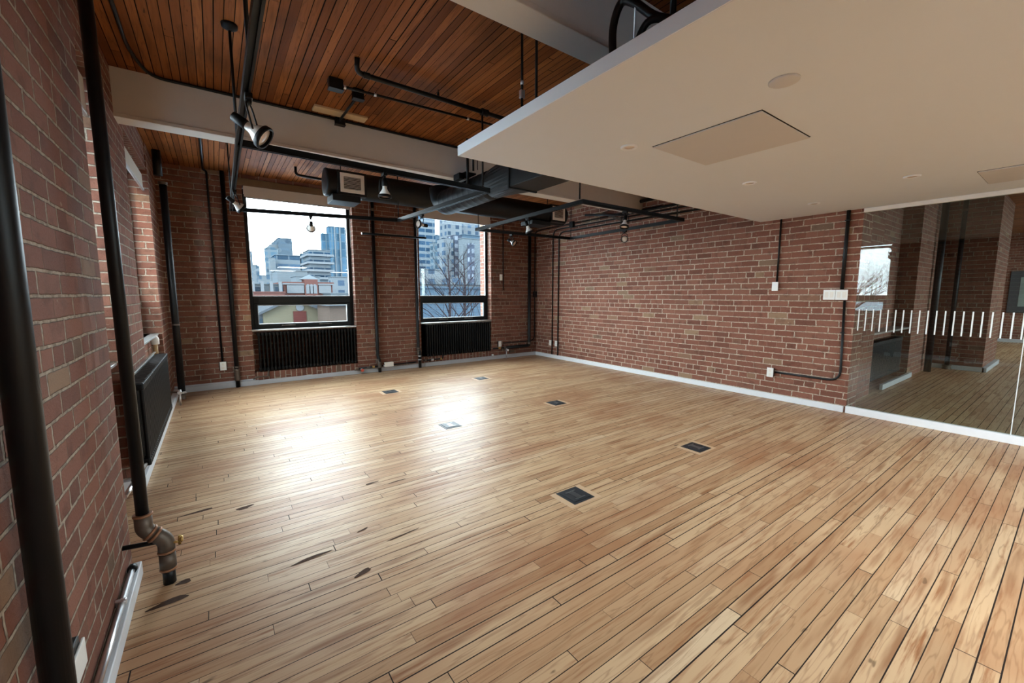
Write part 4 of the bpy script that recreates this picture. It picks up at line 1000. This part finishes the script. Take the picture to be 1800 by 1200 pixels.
# red brick building with arched centre
def redextra(t, a, b, Y, depth, zt_):
    w_ = b.x - a.x
    m = MB()
    for (q0, q1, h0, h1) in ((-.02, 1.02, -.3, 0), (-.02, 1.02, -3.0, -2.6)): m.box((a.x + w_ * q0, Y - .5, zt_ + h0), (a.x + w_ * q1, Y, zt_ + h1))
    for q0, q1 in ((.06, .40), (.70, .96)): m.box((a.x + w_ * q0, Y - .4, zt_ - 2.1), (a.x + w_ * q1, Y, zt_ - .4))
    m.build('white_cornice', F['whiteflat'], t)
    m = MB(); m.box((a.x + w_ * .41, Y - .6, zt_ - 3), (a.x + w_ * .68, Y + 3, zt_ + .9)); g = m.build('gable_block', F['redplain'], t)
    for k in range(3):
        m = MB(); cx_ = a.x + w_ * (.475 + .07 * k); pts = [(cx_ - .42, Y - .7, zt_ - 2.2), (cx_ + .42, Y - .7, zt_ - 2.2)] + [(cx_ + .42 * math.cos(q * math.pi / 8), Y - .7, zt_ - .7 + .55 * math.sin(q * math.pi / 8)) for q in range(9)]
        m.face(pts); m.face([(p[0], p[1] + .02, p[2]) for p in pts][::-1]); m.build('arched_window', F['whiteflat'], g)
    m = MB()
    for q in (.08, .42, .72): m.box((a.x + w_ * q, Y - .15, zt_ - 7.5), (a.x + w_ * (q + .24), Y, zt_ - 3.6))
    m.build('window_bay', F['blueflat'], t)
    m = MB(); m.v += []; p0 = Vector((a.x + w_ * .36, Y + .2, zt_ + .9)); p1 = Vector((a.x + w_ * .73, Y + .2, zt_ + .9)); tp = Vector((a.x + w_ * .545, Y + 1.5, zt_ + 2.0)); b0 = p0 + Vector((0, 5, 0)); b1 = p1 + Vector((0, 5, 0))
    m.face([p0, p1, tp]); m.face([p1, b1, tp]); m.face([b1, b0, tp]); m.face([b0, p0, tp]); m.build('hip_roof', F['whiteflat2'], t)
F['redplain'] = plain('red_brick_far', cs(190, 140, 134, 1.05), .9, spec=0.0)
F['blueflat'] = plain('far_glass', cs(140, 172, 200, 1.0), .8, spec=0.0)
tower(498, 584, 498, 100, F['redplain'], 'red brick building with white cornices and three arched windows', depth=16, extra=redextra)
def colextra(t, a, b, Y, depth, zt_):
    m = MB(); w_ = b.x - a.x
    for q in (.02, .3, .58, .86): m.box((a.x + w_ * q, Y - .8, GZ), (a.x + w_ * (q + .1), Y, zt_ + .6))
    m.build('white_pier', F['whiteflat'], t)
tower(440, 497, 500, 95, lowb, 'low building with white piers left of the red brick building', depth=10, extra=colextra)
tower(430, 500, 514, 80, F['redplain'], 'long low red roofline in front of the white piers', depth=6)
tower(582, 640, 516, 90, F['whiteflat2'], 'flat pale roof right of the red brick building', depth=8)
# lower pane: yellow house and shed
t = thing('house', (0, 0, 0), 'yellow gabled house with a red door seen through the lower pane', 'house')
Yh = 40; a = at(466, 560, Yh); b = at(566, 560, Yh); zp = at(512, 524, Yh).z; ze = at(470, 545, Yh).z; xm = (a.x + b.x) / 2 - .1
t.location = (xm, Yh + 5, GZ); W[t.name] = Vector(t.location)
m = MB(); m.face([(a.x, Yh, GZ), (b.x, Yh, GZ), (b.x, Yh, ze), (xm, Yh, zp), (a.x, Yh, ze)]); m.face([(a.x, Yh + 12, GZ), (a.x, Yh + 12, ze), (xm, Yh + 12, zp), (b.x, Yh + 12, ze), (b.x, Yh + 12, GZ)])
m.face([(a.x, Yh, GZ), (a.x, Yh, ze), (a.x, Yh + 12, ze), (a.x, Yh + 12, GZ)]); m.face([(b.x, Yh, GZ), (b.x, Yh + 12, GZ), (b.x, Yh + 12, ze), (b.x, Yh, ze)])
m.build('house_wall', plain('yellow_wall', cs(222, 216, 188, .9), .9, spec=0.0, var=.05, scale=2), t)
m = MB()
for sx_, ex in ((a.x, -.6), (b.x, .6)):
    m.face([(sx_ + ex, Yh - .5, ze - .25), (xm, Yh - .5, zp + .12), (xm, Yh + 12, zp + .12), (sx_ + ex, Yh + 12, ze - .25)])
    m.face([(sx_ + ex, Yh - .5, ze - .45), (xm, Yh - .5, zp - .08), (xm, Yh - .5, zp + .12), (sx_ + ex, Yh - .5, ze - .25)])
m.build('roof', plain('grey_roof', cs(160, 172, 184, .9), .9, spec=0.0), t)
d0, d1 = at(515, 547, Yh), at(538, 547, Yh)
m = MB(); m.box((d0.x, Yh - .08, GZ), (d1.x, Yh, d0.z)); m.build('door', plain('red_door', cs(178, 112, 108, .95), .8, spec=0.0), t)
m = MB(); q = at(527, 540, Yh); m.lathe((q.x, Yh - .1, q.z), (0, 1, 0), [(0, .32), (.1, .32)], 14); m.build('gable_lamp', F['whiteflat'], t)
t = thing('shed', (at(588, 560, 36).x, 37, GZ), 'brown shed with a flat roof right of the yellow house', 'shed')
a, b = at(569, 536, 36), at(622, 534, 36)
m = MB(); m.box((a.x, 34, GZ), (b.x, 38.6, a.z)); m.build('shed_wall', plain('brown_boards', cs(184, 166, 154, .95), .9, spec=0.0, var=.15, scale=.8), t)
m = MB(); m.box((a.x - .3, 33.6, a.z), (b.x + .3, 38.9, a.z + .15)); m.build('roof', F['whiteflat2'], t)
t = thing('annex', (at(455, 560, 42).x, 45, GZ), 'small grey annex left of the yellow house', 'shed')
a, b = at(436, 545, 42), at(461, 545, 42)
m = MB(); m.box((a.x, 42, GZ), (b.x, 48, a.z)); m.build('annex_wall', F['low'], t)
t = thing('parked_car', (at(483, 568, 33).x, 33, GZ), 'dusty red car roof at the bottom of the lower pane', 'car')
q0, q1 = at(472, 564, 33), at(496, 564, 33)
m = MB(); m.bbox((q0.x, 32, GZ + .35), (q1.x, 34, GZ + 1.0), .25); m.bbox((q0.x + .2, 32.2, GZ + 1), (q1.x - .2, 33.8, GZ + 1.5), .2); m.build('car_body', plain('red_car', cs(180, 128, 128, .9), .4, spec=0.0), t)
t = thing('sun_blocker', (-20, -11.7, GZ), 'unseen block added outside the left wall to keep sun off windows behind the camera', 'building')  # unseen mass put in to shade the rear left windows from sun
m = MB(); m.box((-30, -14.5, GZ), (-10.8, -9.0, 12)); m.build('sun_blocker_wall', lowb, t)
for q, (x0_, x1_, y_, z_) in enumerate(((-46, -24, 92, .6), (-22, -3, 70, -1.2), (74, 108, 84, 1.0))):
    t = thing('low_building', ((x0_ + x1_) / 2, y_ + 6, GZ), ('low pale block far left outside the window wall', 'nearer low pale block left of the yellow house', 'low pale block outside to the right of the far corner')[q], 'building')
    m = MB(); m.box((x0_, y_, GZ), (x1_, y_ + 12, z_)); m.build('block_wall', lowb, t)
    m = MB(); m.box((x0_ - .3, y_ - .3, z_), (x1_ + .3, y_ + 12.3, z_ + .4)); m.build('parapet', F['whiteflat2'], t)
# second window
tower(728, 764, 350, 330, balcony, 'bluish apartment tower at the left of the window with the bare trees', depth=40)
tower(763, 786, 414, 420, F['blueflat'], 'dark blue block behind the gap of sky')
tower(763, 784, 427, 300, paleblue, 'pale block in front of the dark blue one')
tower(786, 811, 350, 240, whiteb, 'tall white tower in the middle of the window with the bare trees', depth=12)
tower(780, 797, 419, 200, whiteb, 'white apartment slab with small square windows', depth=8)
tower(798, 812, 414, 201, darkb, 'dark purple grey apartment slab with scattered lit windows', depth=8)
tower(812, 846, 350, 256, whiteb, 'tall white tower on the right with vertical bands', depth=12)
tower(814, 846, 420, 190, F['whiteflat2'], 'white slab with one dark column of windows', depth=5)
tower(814, 846, 414, 212, F['blueflat'], 'blue grey band building behind the white slab', depth=6)
tower(826, 834, 428, 183, darkb, 'narrow dark window column on the white slab', depth=3)
tower(738, 782, 474, 150, whiteb, 'low white building at the lower left of the tree window')
tower(800, 822, 488, 140, whiteb, 'low white building with square windows between the trees')
tower(738, 846, 500, 113, lowb, 'long low pale building behind the trees', depth=12)
tower(752, 850, 507, 98, F['blueflat'], 'long grey roof behind the trees', depth=8)
tower(730, 850, 530, 60, F['blueflat'], 'grey fence line below the trees in the lower pane', depth=3)
# bare trees
treem = plain('bare_bark', cs(112, 104, 112, .8), .9, spec=0.0)
def tree(px_, top, Y, seed, label):
    rnd = random.Random(seed); m = MB(); base = at(px_, 560, Y); base.z = GZ; tp = at(px_, top, Y).z; Hh = tp - GZ
    t = thing('bare_tree', (base.x, Y, GZ), label, 'tree', 'bare trees outside the windows')
    segs = []
    def grow(p, d, L_, r, dep):
        n = 3; pts = [p]; rr_ = [r]
        for k in range(n):
            d = (d + Vector((rnd.uniform(-.12, .12), rnd.uniform(-.12, .12), .06))).normalized(); pts.append(pts[-1] + d * L_ / n); rr_.append(r * (1 - .45 * (k + 1) / n))
        m.tube(pts, rr_, 5 if dep < 3 else 3, caps=False)
        if dep >= 5: return
        for k in range(3 if dep < 4 else 2):
            ang = rnd.uniform(0, 6.28); sp = rnd.uniform(.4, .8); side = Vector((math.cos(ang), math.sin(ang) * .7, 0))
            nd = (d + side * sp).normalized(); grow(pts[-1 if k == 0 else rnd.choice((-1, -2))], nd, L_ * rnd.uniform(.62, .8), rr_[-1] * .8, dep + 1)
    # leader
    p = Vector((base.x, Y, GZ)); L0 = Hh * .42
    pts = [p, p + Vector((.1, 0, L0 * .5)), p + Vector((0, 0, L0)), p + Vector((.15, 0, Hh * .7)), p + Vector((0, 0, Hh * .93))]
    m.tube(pts, [.22, .19, .16, .10, .03], 8)
    k = 0; z = Hh * .36
    while z < Hh * .92:
        ang = k * 2.4; f_ = 1 - z / Hh; d = Vector((math.cos(ang), math.sin(ang) * .7, .75)).normalized()
        grow(p + Vector((0, 0, z)), d, .5 + 4.2 * f_, .03 + .07 * f_, 2); z += Hh * .036; k += 1
    m.build('branches', treem, t)
tree(789, 424, 30, 3, 'bare winter tree on the left in the narrower far window')
tree(816, 428, 36, 8, 'bare winter tree on the right in the narrower far window')
# trees outside the left windows (mirrored in the glass partition)
for i, (x, y, h) in enumerate(((-24, 8, 12), (-30, -2, 13), (-26, 16, 11.5))):
    pass
def side_tree(x, y, H_, seed, label):
    rnd = random.Random(seed); m = MB(); t = thing('bare_tree', (x, y, GZ), label, 'tree', 'bare trees outside the windows'); p = Vector((x, y, GZ))
    def grow(p, d, L_, r, dep):
        pts = [p]; rr_ = [r]
        for k in range(3):
            d = (d + Vector((rnd.uniform(-.15, .15), rnd.uniform(-.15, .15), .05))).normalized(); pts.append(pts[-1] + d * L_ / 3); rr_.append(r * (1 - .4 * (k + 1) / 3))
        m.tube(pts, rr_, 4, caps=False)
        if dep >= 6: return
        for k in range(3 if dep < 5 else 2):
            a_ = rnd.uniform(0, 6.28); sp = rnd.uniform(.4, .9)
            grow(pts[-1], (d + Vector((math.cos(a_) * sp, math.sin(a_) * sp, 0))).normalized(), L_ * rnd.uniform(.65, .82), rr_[-1] * .8, dep + 1)
    grow(p, Vector((0, 0, 1)), H_ * .33, .3, 0); m.build('branches', treem, t)
side_tree(-24, 9, 12, 4, 'bare tree outside the left wall, mirrored in the glass partition')
side_tree(-30, 14, 13, 6, 'taller bare tree further off outside the left wall')
